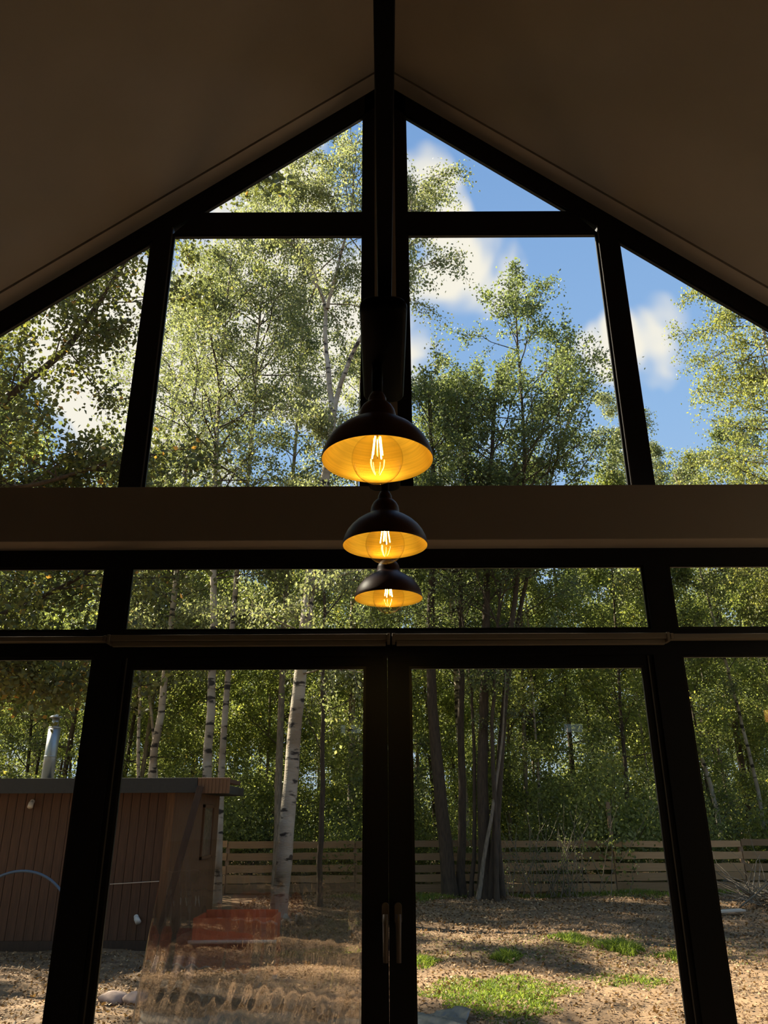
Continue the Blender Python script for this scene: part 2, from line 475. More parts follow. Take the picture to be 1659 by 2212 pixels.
def bar(parent, name, poly, y0=YF0, y1=YF1, mat='frame'):
    return MB().prism(poly, y0, y1).build(name, M[mat], parent)


def rect(x0, x1, z0, z1): return [(x0, z0), (x1, z0), (x1, z1), (x0, z1)]


def pane(parent, poly):
    o = put(MB().prism(poly, YG, YG + 0.006).build('pane', M['glass'], parent))
    # slim glazing bead ring in front of the pane, one mesh
    c = np.mean(np.array(poly), axis=0)
    w = 0.012
    P = np.array(poly, float); n = len(P)
    area = 0.5 * sum(P[i][0] * P[(i + 1) % n][1] - P[(i + 1) % n][0] * P[i][1] for i in range(n))
    sgn = 1 if area > 0 else -1
    inn = []
    for i in range(n):
        a, b, c_ = P[i - 1], P[i], P[(i + 1) % n]
        d1 = (b - a) / np.linalg.norm(b - a); d2 = (c_ - b) / np.linalg.norm(c_ - b)
        n1 = sgn * np.array([-d1[1], d1[0]]); n2 = sgn * np.array([-d2[1], d2[0]])
        bis = n1 + n2; bis /= np.dot(bis, n1)
        inn.append(b + bis * w)
    mb = MB()
    for i in range(n):
        j = (i + 1) % n
        mb.prism([tuple(P[i]), tuple(P[j]), tuple(inn[j]), tuple(inn[i])], YF0 + 0.008, YG - 0.001)
    put(mb.build('glazing_bead', M['bead'], parent))
    return o


XI, XO = 1.237, 1.352            # inner and outer edges of the side mullions
XE = 2.95                         # outer end of the glazing
for s, nm, side in ((-1, 'window_1', 'left'), (1, 'window_2', 'right')):
    w = empty(nm, (0, D, 3.0)); structure(w, 'gable glazing %s of the middle post' % side)
    def S(poly): return [(s * x, z) for x, z in poly] if s > 0 else [(s * x, z) for x, z in reversed(poly)]
    par = w
    inv = Matrix.Translation((0, -D, -3.0))
    def put(o):
        o.matrix_parent_inverse = inv
        return o
    put(bar(par, 'mullion', S(rect(0.0605, 0.125, 3.0, APEX - 0.06)), YF0, YF1))
    put(bar(par, 'mullion', S([(XI, 2.96), (XO, 2.96), (XO, rake(XO)), (XI, rake(XI))])))
    put(bar(par, 'transom_bar', S([(0.125, 4.662), (XI, 4.662), (1.105, 4.816), (0.125, 4.816)])))
    put(bar(par, 'rake_bar', S([(0.0, rake(0.0)), (XE, rake(XE)), (XE, APEX + 0.01 - SL * XE), (0.0, APEX + 0.01)])))
    put(bar(par, 'bottom_rail', S(rect(0.0605, XE, 2.95, 3.045))))
    for poly in ([(0.125, 4.816), (1.105, 4.816), (0.125, rake(0.125))],
                 [(0.125, 3.04), (XI, 3.04), (XI, 4.662), (0.125, 4.662)],
                 [(XO, 3.04), (XE, 3.04), (XE, rake(XE)), (XO, rake(XO))]):
        pane(par, S(poly))
    put(MB().box(s * (XI + 0.004) - 0.003, s * (XI + 0.004) + 0.003, D - 0.004, D + 0.001, 3.0, rake(XI)).build('gasket', M['gasket'], par))

# lower band: transom lights, side lights, double door
low = empty('window_3', (0, D, 2.3)); structure(low, 'row of transom lights below the lintel band')
inv = Matrix.Translation((0, -D, -2.3))
def put(o):
    o.matrix_parent_inverse = inv; return o
put(bar(low, 'top_rail', rect(-HW, HW, 2.634, 2.718)))
put(bar(low, 'bottom_rail', rect(-HW, HW, 2.195, 2.315)))
for s in (-1, 1):
    put(bar(low, 'mullion', rect(*sorted((s * (XI + 0.008), s * (XO + 0.012))), 2.315, 2.634)))
for a, b in ((-XI - 0.008, XI + 0.008), (XO + 0.012, XE), (-XE, -XO - 0.012)):
    pane(low, rect(a, b, 2.315, 2.634))
for s, nm, side in ((-1, 'window_4', 'left'), (1, 'window_5', 'right')):
    w = empty(nm, (s * 2.1, D, 0)); structure(w, 'tall fixed side light %s of the double door' % side)
    inv = Matrix.Translation((-s * 2.1, -D, 0))
    put(bar(w, 'jamb', rect(*sorted((s * XI, s * (XO + 0.014))), 0, 2.195)))
    put(bar(w, 'jamb', rect(*sorted((s * XE, s * HW)), 0, 2.195)))
    put(bar(w, 'bottom_rail', rect(*sorted((s * XO, s * XE)), 0.0, 0.07)))
    pane(w, rect(*sorted((s * (XO + 0.014), s * XE)), 0.07, 2.195))
for s, nm, side in ((-1, 'door_1', 'left'), (1, 'door_2', 'right')):
    w = empty(nm, (s * 0.6, D, 0)); structure(w, 'dark framed glass leaf on the %s of the double door' % side)
    inv = Matrix.Translation((-s * 0.6, -D, 0))
    put(bar(w, 'stile', rect(*sorted((s * 0.0003, s * 0.100)), 0, 2.195), D + 0.004, YF1))
    put(bar(w, 'stile', rect(*sorted((s * 1.188, s * XI)), 0, 2.195), D + 0.008, YF1))
    put(bar(w, 'top_rail', rect(*sorted((s * 0.100, s * 1.188)), 2.147, 2.195), D + 0.006, YF1))
    put(bar(w, 'bottom_rail', rect(*sorted((s * 0.100, s * 1.188)), 0.0, 0.10), D + 0.010, YF1))
    put(MB().box(s * 1.212 - 0.0025, s * 1.212 + 0.0025, D + 0.003, D + 0.009, 0.05, 2.19).build('gasket', M['gasket'], w))
    pane(w, rect(*sorted((s * 0.100, s * 1.188)), 0.10, 2.147))
    # lever handle, hanging straight down
    hx = s * 0.0265 + 0.012
    h = MB()
    rose = []
    for k in range(24):
        a = 2 * math.pi * k / 24
        rose.append((hx + 0.0155 * math.cos(a), 1.128 + 0.0155 * math.sin(a) + (0.024 if math.sin(a) > 0 else -0.026)))
    h.prism(rose, D - 0.008, D + 0.004)
    ho = put(h.build('door_handle', M['handle'], w, bevel=0.002)); ho['label'] = 'taupe satin metal door handle'
    lv = MB()
    lv.tube([(hx, D - 0.006, 1.112), (hx, D - 0.045, 1.112)], 0.0105, 16)
    lv.tube([(hx, D - 0.043, 1.128), (hx, D - 0.047, 1.10), (hx, D - 0.049, 1.05), (hx, D - 0.047, 0.955)], [0.0110, 0.0118, 0.0108, 0.0098], 12)
    lo = lv.build('lever', M['handle'], ho)

# ------------------------------------------------------------------ roller blinds
def blind(name, x0, x1, z0, z1, label, deep=0.055, bar_=True):
    t = empty(name, ((x0 + x1) / 2, D, z0))
    tag(t, label, 'blind')
    h = (x1 - x0) / 2; H = z1 - z0
    yb = -0.001
    b = MB().box(-h + 0.014, h - 0.014, -deep, yb, 0.012 if bar_ else 0, H); b.build('cassette', M['blind'], t, bevel=0.003)
    if bar_:
        MB().box(-h + 0.02, h - 0.02, -deep + 0.012, -0.018, -0.012, 0.0115).build('bottom_bar', M['blind'], t, bevel=0.003)
    for s in (-1, 1):
        e_ = MB().box(s * h - (0.014 if s > 0 else 0), s * h + (0 if s > 0 else 0.014), -deep - 0.003, yb, -0.002, H + 0.002)
        e_.build('end_cap', M['blind'], t, bevel=0.002)
    return t


blind('roller_blind', -1.295, 0.012, 2.247, 2.286, 'beige roller blind cassette above the left door leaf')
blind('roller_blind', 0.022, 1.305, 2.247, 2.286, 'beige roller blind cassette above the right door leaf')
blind('roller_blind', -2.9, -1.300, 2.258, 2.282, 'thin beige blind rail above the left side light', 0.05, False)
blind('roller_blind', 1.310, 2.9, 2.258, 2.282, 'thin beige blind rail above the right side light', 0.05, False)

# ================================================================== PENDANTS
track = empty('light_track', (-0.0095, 0.2, 2.585))
tag(track, 'narrow black lighting track running along the ridge above the pendants', 'track')
MB().box(-0.0158, 0.0158, -0.35, 2.75, 0.0, 0.022).build('rail', M['black'], track, bevel=0.002)
for y in (-0.2, 2.70):
    MB().tube([(0, y, 0.02), (0, y, APEX - 2.585 - 0.02)], 0.0016, 6).build('suspension_wire', M['black'], track)

RIM = EYE + 0.775


def pendant(name, x, y, label, rz, dx):
    """origin on the rim plane, in the middle of the shade"""
    t = empty(name, (x, y, RIM))
    tag(t, label, 'lamp', 'gold lined pendant lamps')
    # long rounded driver box under the track
    L, Wd, Hh = 0.43, 0.106, 0.030
    mb = MB(); pts = []
    rc = 0.030
    for cx_, cy_, a0 in ((Wd / 2 - rc, 0.197 - rc, 0), (-Wd / 2 + rc, 0.197 - rc, 90), (-Wd / 2 + rc, -0.232 + rc, 180), (Wd / 2 - rc, -0.232 + rc, 270)):
        for k in range(9):
            a = R(a0 + k * 90 / 8); pts.append((cx_ + rc * math.cos(a), cy_ + rc * math.sin(a)))
    n = len(pts)
    lev = [(0.010, 0.0), (0.003, 0.003), (0, 0.010), (0, Hh - 0.008), (0.003, Hh - 0.002), (0.008, Hh)]
    cyc = -0.0175
    v = []
    for ins, z in lev:
        kx = 1 - ins / (Wd / 2); ky = 1 - ins / (L / 2)
        v += [(px * kx - dx, cyc + (py - cyc) * ky, 0.263 + z) for px, py in pts]
    f = [tuple(range(n - 1, -1, -1)), tuple((len(lev) - 1) * n + i for i in range(n))]
    for i in range(len(lev) - 1):
        f += [(i * n + k, i * n + (k + 1) % n, (i + 1) * n + (k + 1) % n, (i + 1) * n + k) for k in range(n)]
    mb.add(v, f, True)
    b = mb.build('driver_box', M['black'], t)
    b['label'] = 'long rounded black box under the track'
    MB().tube([(-dx, 0, 0.290), (-dx, 0, 0.311)], 0.012, 12).build('track_clip', M['black'], t)
    MB().lathe([(0.0135, 0.176), (0.0135, 0.235), (0.0130, 0.258), (0.0140, 0.2635)], 24, True, True).build('stem', M['black'], t)
    MB().lathe([(0.021, 0.150), (0.022, 0.155), (0.0215, 0.166), (0.018, 0.174), (0.0145, 0.180)], 32, True, True).build('socket_collar', M['shade'], t)
    prof = [(0.1300, 0.000), (0.1312, 0.003), (0.1300, 0.012), (0.1255, 0.027), (0.1175, 0.044), (0.106, 0.060), (0.090, 0.076),
            (0.072, 0.089), (0.056, 0.098), (0.0475, 0.103), (0.0455, 0.108), (0.0445, 0.120), (0.0415, 0.132), (0.0360, 0.142), (0.0290, 0.149), (0.0215, 0.152), (0.010, 0.153)]
    sh = MB().lathe(prof, 64, closed_top=True).build('shade', M['shade'], t)
    sh['label'] = 'dark burgundy bell shade'
    inner = [(0.1300, 0.0), (0.1285, 0.003), (0.1270, 0.011), (0.1225, 0.026), (0.1145, 0.042), (0.103, 0.058), (0.087, 0.073), (0.069, 0.086), (0.053, 0.095), (0.044, 0.100), (0.010, 0.101)]
    li = MB().lathe(inner, 64, closed_top=True).build('lining', M['gold'], sh)
    li['label'] = 'brushed gold lining'
    # bulb
    g = []
    for k in range(25):
        a = R(-90 + k * 150 / 24); g.append((max(0.0005, 0.0605 * math.cos(a)), 0.004 + 0.0605 * math.sin(a)))
    g += [(0.0235, 0.068), (0.0180, 0.078), (0.0165, 0.086)]
    bu = MB().lathe(g, 40).build('bulb', M['bulb'], t)
    bu['label'] = 'clear amber globe bulb'
    bu.rotation_euler = (0, 0, rz)
    MB().lathe([(0.0165, 0.084), (0.0165, 0.1005)], 24, True, True).build('bulb_cap', M['brass'], bu)
    fb = MB()
    for k in range(4):
        a = R(45 + 90 * k)
        c, s = math.cos(a), math.sin(a)
        fb.tube([(0.0085 * c, 0.0085 * s, 0.060), (0.0155 * c, 0.0155 * s, 0.010)], 0.0013, 6)
    fb.build('filament', M['filament'], bu)
    sp = MB()
    sp.tube([(0, 0, 0.086), (0, 0, 0.006)], 0.0015, 6)
    for k in range(4):
        a = R(45 + 90 * k); c, s = math.cos(a), math.sin(a)
        sp.tube([(0, 0, 0.064), (0.0085 * c, 0.0085 * s, 0.0605)], 0.0006, 4)
    sp.build('glass_stem', M['brass'], bu)
    return t


pendant('pendant_lamp', -0.028, 1.63, 'largest and nearest of the three gold lined pendant lamps', R(8), -0.0155)
pendant('pendant_lamp', -0.010, 2.24, 'pendant lamp in front of the taupe lintel band', R(28), 0.0005)
pendant('pendant_lamp', 0.003, 2.86, 'smallest and lowest pendant lamp in front of the transom light', R(70), 0.0135)

# ribbed amber wall light on the right wall; its reflection shows in the right side light
sc_ = empty('wall_sconce', (HW, 0.95, 2.18)); tag(sc_, 'small ribbed amber wall light on the right side wall', 'lamp')
MB().box(-0.02, 0.0, -0.04, 0.04, -0.05, 0.05).build('back_plate', M['black'], sc_, bevel=0.004)
MB().tube([(-0.02, 0, -0.02), (-0.07, 0, -0.02), (-0.08, 0, 0.0)], 0.007, 8).build('arm', M['black'], sc_)
gm = bpy.data.materials.new('lit_amber_glass'); gm.use_nodes = True
_g = gm.node_tree.nodes['Principled BSDF']; _g.inputs['Base Color'].default_value = (.8, .4, .1, 1)
_g.inputs['Emission Color'].default_value = (1, .52, .12, 1); _g.inputs['Emission Strength'].default_value = 4
rb = MB(); prf = []
for k in range(40):
    a = 2 * math.pi * k / 40; prf.append((-0.08 + (0.030 + 0.004 * (k % 2)) * math.cos(a), (0.030 + 0.004 * (k % 2)) * math.sin(a)))
rb.add([(x, y, z) for z in (0.0, 0.09) for x, y in prf], [(k, (k + 1) % 40, 40 + (k + 1) % 40, 40 + k) for k in range(40)] + [tuple(range(39, -1, -1)), tuple(range(40, 80))])
rb.build('ribbed_shade', gm, sc_)

# ================================================================== GARDEN GROUND
def gz(x, y):
    x = np.asarray(x, float); y = np.asarray(y, float)
    return G + 0.025 * np.sin(0.9 * x + 1.3) * np.sin(0.7 * y) + 0.02 * np.sin(2.1 * x - 0.8 * y) + 0.015 * np.sin(3.7 * x + 2.9 * y + 1)


def grid_ground(x0, x1, y0, y1, nx, ny):
    X, Y = np.meshgrid(np.linspace(x0, x1, nx), np.linspace(y0, y1, ny))
    near = np.clip((Y - 4.2) / 1.5, 0, 1)
    Z = G + (gz(X, Y) - G) * near + rng.normal(0, 0.006, X.shape) * near
    V = np.stack([X, Y, Z], -1).reshape(-1, 3)
    i = np.arange(ny - 1)[:, None] * nx + np.arange(nx - 1)[None, :]
    F = np.stack([i, i + 1, i + nx + 1, i + nx], -1).reshape(-1, 4)
    return V, F


V1, F1 = grid_ground(-16, 16, D + 0.14, 24, 180, 130)
V2, F2 = grid_ground(-70, 70, 23.8, 110, 20, 12)
V2[:, 2] = G - 0.05
V3, F3 = grid_ground(-70, -15.9, D + 0.14, 24, 4, 4); V3[:, 2] = G - 0.05
V4, F4 = grid_ground(15.9, 70, D + 0.14, 24, 4, 4); V4[:, 2] = G - 0.05
V5, F5 = grid_ground(-70, 70, -40, D + 0.15, 6, 6); V5[:, 2] = G - 0.06
VV = [V1, V2, V3, V4, V5]; FF = []; k = 0
for v, f in zip(VV, (F1, F2, F3, F4, F5)): FF.append(f + k); k += len(v)
structure(link('ground', fast_mesh('ground', np.concatenate(VV), np.concatenate(FF), True), M['soil']), 'brown leafy soil of the garden')


# ------------------------------------------------------------------ leaf geometry
def leaf_mesh(name, P, L, asp=0.34, up=0.0, tint=None, axis=None, lift=None):
    """P (n,3) positions, L (n,) lengths. folded diamond leaves, random pose"""
    n = len(P)
    A = rng.normal(size=(n, 3))
    if axis is not None: A = A * 0.7 + np.asarray(axis)
    A /= np.linalg.norm(A, axis=1)[:, None]
    Nn = rng.normal(size=(n, 3)); Nn[:, 2] += up
    B = np.cross(A, Nn); B /= np.linalg.norm(B, axis=1)[:, None] + 1e-9
    C = np.cross(A, B)
    L = np.broadcast_to(L, (n,))[:, None]
    w = L * asp
    V = np.empty((n, 4, 3))
    V[:, 0] = P; V[:, 1] = P + A * L * 0.45 + B * w + C * w * 0.25
    V[:, 2] = P + A * L; V[:, 3] = P + A * L * 0.45 - B * w + C * w * 0.25
    V = V.reshape(-1, 3)
    b = np.arange(n)[:, None] * 4
    F = np.concatenate([b + np.array([[0, 1, 2]]), b + np.array([[0, 2, 3]])], axis=1).reshape(-1, 3)
    if tint is None: tint = np.clip(rng.normal(0.5, 0.22, n), 0, 1)
    return fast_mesh(name, V, F, False, np.repeat(tint, 2))


def spline(pts, n, jit=0.0):
    P = np.asarray(pts, float)
    d = np.r_[0, np.cumsum(np.linalg.norm(np.diff(P, axis=0), axis=1))]
    t = np.linspace(0, d[-1], n)
    Q = np.stack([np.interp(t, d, P[:, k]) for k in range(3)], -1)
    if n > 4:
        for _ in range(2): Q[1:-1] = 0.25 * Q[:-2] + 0.5 * Q[1:-1] + 0.25 * Q[2:]
    if jit: Q[1:-1] += rng.normal(0, jit, (n - 2, 3)) * np.array([1, 1, 0.2])
    return Q


def grow(paths, nb, t0, lmax, shape, elev, curve, nsub, nleaf, leaf, spread, sub_len=0.42, br=0.32, tmax=1.0):
    """paths: list of (points, radii). returns branch bag, leaf positions, leaf lengths (world coordinates)"""
    bag = QuadBag(); LP = []; LL = []
    for (Q, r) in paths:
        n = len(Q)
        for _ in range(nb):
            t = t0 + (tmax - t0) * rng.random() ** 0.85
            fi = t * (n - 1); i = min(int(fi), n - 2); p = Q[i] + (Q[i + 1] - Q[i]) * (fi - i)
            rr = np.interp(fi, np.arange(n), r)
            a = rng.random() * 2 * np.pi
            el = R(rng.normal(elev, 14))
            L = lmax * shape((t - t0) / max(1e-6, tmax - t0)) * rng.uniform(0.65, 1.15)
            if L < 0.15: continue
            d0 = np.array([np.cos(a) * np.cos(el), np.sin(a) * np.cos(el), np.sin(el)])
            s = np.linspace(0, 1, 6)
            B = p + d0 * L * s[:, None] + np.array([0, 0, curve * L]) * (s ** 2)[:, None]
            B[1:] += rng.normal(0, 0.035 * L, (5, 3)) * s[1:, None]
            r0 = min(rr * 0.6, max(0.006, br * 0.03 * L))
            bag.tube(B, np.linspace(r0, 0.004, 6), 4)
            for _ in range(nsub):
                u = rng.uniform(0.2, 1.0); fj = u * 5; j = min(int(fj), 4)
                q = B[j] + (B[j + 1] - B[j]) * (fj - j)
                dd = (B[j + 1] - B[j]); dd /= np.linalg.norm(dd) + 1e-9
                dd = dd + rng.normal(0, 0.65, 3); dd /= np.linalg.norm(dd)
                l2 = L * sub_len * rng.uniform(0.5, 1.2) * (1.15 - 0.5 * u)
                s4 = np.linspace(0, 1, 4)
                T = q + dd * l2 * s4[:, None] + np.array([0, 0, (curve - 0.12) * l2]) * (s4 ** 2)[:, None]
                bag.tube(T, np.linspace(max(0.003, r0 * 0.35), 0.002, 4), 3)
                m = max(1, int(nleaf * rng.uniform(0.6, 1.4)))
                ts = rng.uniform(0.15, 1.08, m) * 3
                ii = np.minimum(ts.astype(int), 2)
                LP.append(T[ii] + (T[ii + 1] - T[ii]) * (ts - ii)[:, None] + rng.normal(0, spread, (m, 3)))
                LL.append(leaf * rng.uniform(0.65, 1.25, m))
    return bag, np.concatenate(LP), np.concatenate(LL)


def trunk_tube(Q, r, sides=10):
    b = QuadBag(); b.tube(Q, r, sides); return b


def make_tree(name, base, trunks, label, leafmat, barkmat, cat='tree', group=None, ntr=22, hang=0.0, sides=10, branch_mat='twig', keep_off=None, **kw):
    """trunks: list of (points, r_base, r_top) in world coordinates"""
    root = empty(name, base)
    tag(root, label, cat, group)
    b = np.array(base)
    paths = []
    for pts, r0, r1 in trunks:
        Q = spline(pts, ntr, 0.012)
        rad = np.linspace(r0, r1, ntr)
        rad[0] *= 1.25
        paths.append((Q, rad))
        me = trunk_tube(Q - b, rad, sides).mesh('trunk')
        link('trunk', me, barkmat, root)
    bag, LP, LL = grow(paths, **kw)
    bm_ = bag.mesh('branches'); bm_.vertices.foreach_get
    V = np.empty(len(bm_.vertices) * 3, dtype=np.float32); bm_.vertices.foreach_get('co', V)
    V = V.reshape(-1, 3) - b.astype(np.float32); bm_.vertices.foreach_set('co', V.ravel()); bm_.update()
    o = link('branches', bm_, M[branch_mat], root); o['kind'] = 'stuff'
    if keep_off is not None:
        ok = keep_off(LP); LP, LL = LP[ok], LL[ok]
    me = leaf_mesh('foliage', LP - b, LL, up=0.3, axis=(0, 0, -hang) if hang else None)
    o = link('foliage', me, leafmat, root); o['kind'] = 'stuff'
    return root


def cone(t): return 1.0 - 0.75 * t
def dome(t): return 0.35 + 0.75 * math.sin(math.pi * min(1, 0.18 + t * 0.8))
def even(t): return 0.9 - 0.3 * t

# --- big birch, forked, leaning
make_tree('birch_tree', (-1.86, 15, G),
          [([(-1.90, 15, G - .1), (-1.80, 15, 1.23), (-1.74, 15, 2.66), (-1.64, 15.02, 4.21), (-1.58, 15.05, 5.51), (-1.48, 15.1, 6.24), (-1.32, 15.1, 7.72), (-1.17, 15.1, 9.14), (-1.13, 15.1, 10.06)], 0.15, 0.085),
           ([(-1.15, 15.1, 9.9), (-1.32, 15.1, 11.14), (-1.39, 15.2, 12.14), (-1.34, 15.2, 12.79), (-1.53, 15.3, 13.32), (-1.88, 15.4, 14.01), (-2.18, 15.5, 14.85), (-2.42, 15.6, 16.3)], 0.066, 0.014),
           ([(-1.34, 15.2, 12.72), (-1.15, 15.0, 13.59), (-0.94, 14.9, 14.42), (-0.73, 14.8, 15.86), (-0.81, 14.8, 17.7)], 0.042, 0.010),
           ([(-1.12, 15.1, 10.0), (-0.88, 15.0, 10.89), (-0.58, 14.9, 11.63), (0.01, 14.8, 12.92), (0.59, 14.7, 14.6), (0.8, 14.7, 16.2)], 0.058, 0.012)],
          'large forked birch with white bark leaning left in front of the fence', M['leaf_birch'], M['birch'], hang=0.9, sides=14,
          nb=25, t0=0.40, lmax=2.4, shape=even, elev=30, curve=-0.18, nsub=9, nleaf=53, leaf=0.071, spread=0.10, branch_mat='bark_pale')

make_tree('birch_tree', (-3.7, 17, G),
          [([(-3.62, 17, G - .1), (-3.68, 17, 0.68), (-3.75, 17, 2.09), (-3.79, 17, 3.49), (-3.78, 17, 4.58), (-3.98, 17, 6.88), (-4.13, 17, 9.54), (-4.2, 17, 12.86), (-4.15, 17, 15.9)], 0.115, 0.02)],
          'slim white birch rising behind the hut, thicker of the pair', M['leaf_olive'], M['birch'], hang=0.7,
          nb=54, t0=0.36, lmax=2.4, shape=dome, elev=28, curve=-0.12, nsub=8, nleaf=48, leaf=0.076, spread=0.11)
make_tree('birch_tree', (-3.45, 17.6, G),
          [([(-3.46, 17.6, G - .1), (-3.5, 17.5, 0.48), (-3.54, 17.5, 2.29), (-3.6, 17.5, 4.05), (-3.52, 17.5, 5.1), (-3.52, 17.5, 7.03), (-3.37, 17.5, 9.77), (-3.37, 17.5, 13.92), (-3.3, 17.5, 18.6)], 0.085, 0.015)],
          'slim white birch rising behind the hut, thinner of the pair', M['leaf_birch'], M['birch'], hang=0.7,
          nb=58, t0=0.40, lmax=2.1, shape=dome, elev=30, curve=-0.12, nsub=8, nleaf=48, leaf=0.071, spread=0.11)
make_tree('birch_sapling', (-5.84, 20, G),
          [([(-5.80, 20, G - .1), (-6.08, 20, 2.41), (-6.37, 20, 5.02), (-6.63, 20, 7.84), (-6.9, 20, 11.5)], 0.055, 0.012)],
          'very thin pale birch far behind the hut roof, leaning left', M['leaf_olive'], M['birch'], hang=0.5, sides=7,
          nb=26, t0=0.35, lmax=1.6, shape=dome, elev=30, curve=-0.1, nsub=7, nleaf=44, leaf=0.081, spread=0.11)
make_tree('birch_sapling', (-5.38, 20.4, G),
          [([(-5.36, 20.4, G - .1), (-5.73, 20.4, 2.41), (-6.16, 20.4, 4.43), (-6.69, 20.4, 7.84), (-7.1, 20.4, 11)], 0.05, 0.012)],
          'very thin pale birch behind the hut roof, second from the left', M['leaf_olive'], M['birch'], hang=0.5, sides=7,
          nb=24, t0=0.4, lmax=1.5, shape=dome, elev=30, curve=-0.1, nsub=7, nleaf=44, leaf=0.081, spread=0.11)
make_tree('young_tree', (-1.31, 16.8, G),
          [([(-1.31, 16.8, G - .1), (-1.30, 16.8, 2.07), (-1.36, 16.8, 4.54), (-1.37, 16.8, 6.8), (-1.4, 16.8, 9.43)], 0.062, 0.015)],
          'thin dark tree standing just right of the big birch', M['leaf_olive'], M['bark'], sides=8,
          nb=24, t0=0.3, lmax=1.7, shape=dome, elev=38, curve=0.05, nsub=6, nleaf=26, leaf=0.081, spread=0.10)

# --- alder clump on the right
make_tree('alder_clump', (2.0, 18.2, G),
          [([(1.40, 18.6, G - .1), (1.26, 18.6, 1.53), (1.15, 18.6, 3.13), (1.09, 18.6, 4.85), (1.18, 18.6, 7.36), (1.3, 18.6, 10.27), (1.23, 18.6, 12.39)], 0.165, 0.03),
           ([(1.66, 18.7, G - .1), (1.73, 18.7, 2.12), (1.84, 18.7, 4.85), (1.92, 18.7, 7.36), (2.1, 18.7, 10.26), (2.32, 18.7, 12.38)], 0.10, 0.025),
           ([(2.07, 18.2, G - .1), (2.2, 18.2, 3.09), (2.36, 18.2, 4.77), (2.51, 18.2, 7.23), (2.78, 18.2, 10.07), (3.12, 18.2, 12.87)], 0.145, 0.03),
           ([(2.21, 18.1, G - .1), (2.49, 18.1, 2.1), (2.77, 18.1, 4.13), (2.95, 18.1, 5.21), (3.29, 18.1, 7.22), (3.68, 18.1, 10.07), (3.7, 18.1, 12.87), (3.75, 18.1, 15.3)], 0.095, 0.02),
           ([(2.30, 17.9, G - .1), (2.36, 17.9, 1.6), (2.40, 17.9, 3.6), (2.75, 18.0, 6.2), (3.3, 18.0, 9.5)], 0.06, 0.012),
           ([(1.80, 18.3, G - .1), (1.96, 18.3, 1.4), (2.05, 18.3, 3.6), (1.9, 18.4, 6.2), (1.6, 18.4, 9.5)], 0.05, 0.012),
           ([(2.50, 18.4, G - .1), (2.43, 18.4, 0.7), (2.50, 18.4, 2.09), (2.9, 18.5, 4.6), (3.9, 18.6, 8.2), (4.9, 18.7, 11.2), (5.7, 18.8, 13.4)], 0.075, 0.02)],
          'clump of dark alder trunks with one round crown in front of the fence', M['leaf_green'], M['bark'], sides=12,
          nb=26, t0=0.44, lmax=2.6, shape=dome, elev=42, curve=0.05, nsub=8, nleaf=53, leaf=0.083, spread=0.10)
make_tree('bent_sapling', (1.9, 17.9, G),
          [([(1.88, 17.9, G - .1), (1.98, 17.9, 0.3), (2.21, 17.9, 1.15), (2.55, 17.9, 2.68), (2.74, 17.9, 4.1), (2.8, 17.9, 5.2)], 0.05, 0.012)],
          'thin pale stem curving across the alder trunks', M['leaf_olive'], M['bark_pale'], sides=8, ntr=14,
          nb=9, t0=0.5, lmax=0.9, shape=even, elev=35, curve=0.0, nsub=4, nleaf=18, leaf=0.075, spread=0.08)

# --- right side crowns
make_tree('golden_birch', (11.6, 20, G),
          [([(11.6, 20, G - .1), (11.6, 20, 6), (11.8, 20, 12), (11.6, 20, 19.5)], 0.15, 0.02)],
          'tall birch with sunlit golden green crown at the right edge', M['leaf_gold'], M['birch'], hang=0.9,
          nb=150, t0=0.26, lmax=2.8, shape=dome, elev=28, curve=-0.15, nsub=9, nleaf=57, leaf=0.081, spread=0.11)
make_tree('broad_tree', (13.9, 28, G),
          [([(13.9, 28, G - .1), (14.0, 28, 8), (14.3, 28, 16)], 0.16, 0.03)],
          'darker green tree behind the golden birch on the right', M['leaf_green'], M['bark'],
          nb=54, t0=0.3, lmax=3.0, shape=dome, elev=36, curve=0.0, nsub=8, nleaf=48, leaf=0.098, spread=0.13)
make_tree('yellowing_tree', (13.6, 31, G),
          [([(13.6, 31, G - .1), (13.7, 31, 8), (13.6, 31, 16.4)], 0.15, 0.03)],
          'yellowing tree far off, low in the right gable pane', M['leaf_gold'], M['bark'],
          nb=46, t0=0.3, lmax=2.5, shape=dome, elev=34, curve=0.0, nsub=8, nleaf=44, leaf=0.098, spread=0.13)
make_tree('distant_birch', (11.2, 33, G),
          [([(11.2, 33, G - .1), (11.3, 33, 10), (11.5, 33, 21)], 0.15, 0.02)],
          'pale hanging birch far behind the alder crown', M['leaf_birch'], M['birch'], hang=0.9,
          nb=60, t0=0.3, lmax=2.3, shape=dome, elev=24, curve=-0.25, nsub=8, nleaf=44, leaf=0.098, spread=0.13)
make_tree('distant_birch', (13.0, 34.5, G),
          [([(13.0, 34.5, G - .1), (13.1, 34.5, 10), (13.2, 34.5, 18.6)], 0.13, 0.02)],
          'green birch far off just right of the right mullion', M['leaf_olive'], M['birch'], hang=0.9,
          nb=46, t0=0.3, lmax=1.7, shape=dome, elev=24, curve=-0.25, nsub=8, nleaf=44, leaf=0.098, spread=0.13)
make_tree('white_birch', (8.9, 22.5, G),
          [([(8.9, 22.5, G - .1), (9.1, 22.5, 1.5), (8.4, 22.5, 5.2), (8.0, 22.6, 9), (7.4, 22.7, 13)], 0.075, 0.02)],
          'white birch trunk leaning left behind the right side light', M['leaf_olive'], M['birch'], hang=0.7, sides=8,
          nb=34, t0=0.4, lmax=1.8, shape=dome, elev=28, curve=-0.15, nsub=7, nleaf=40, leaf=0.086, spread=0.11)
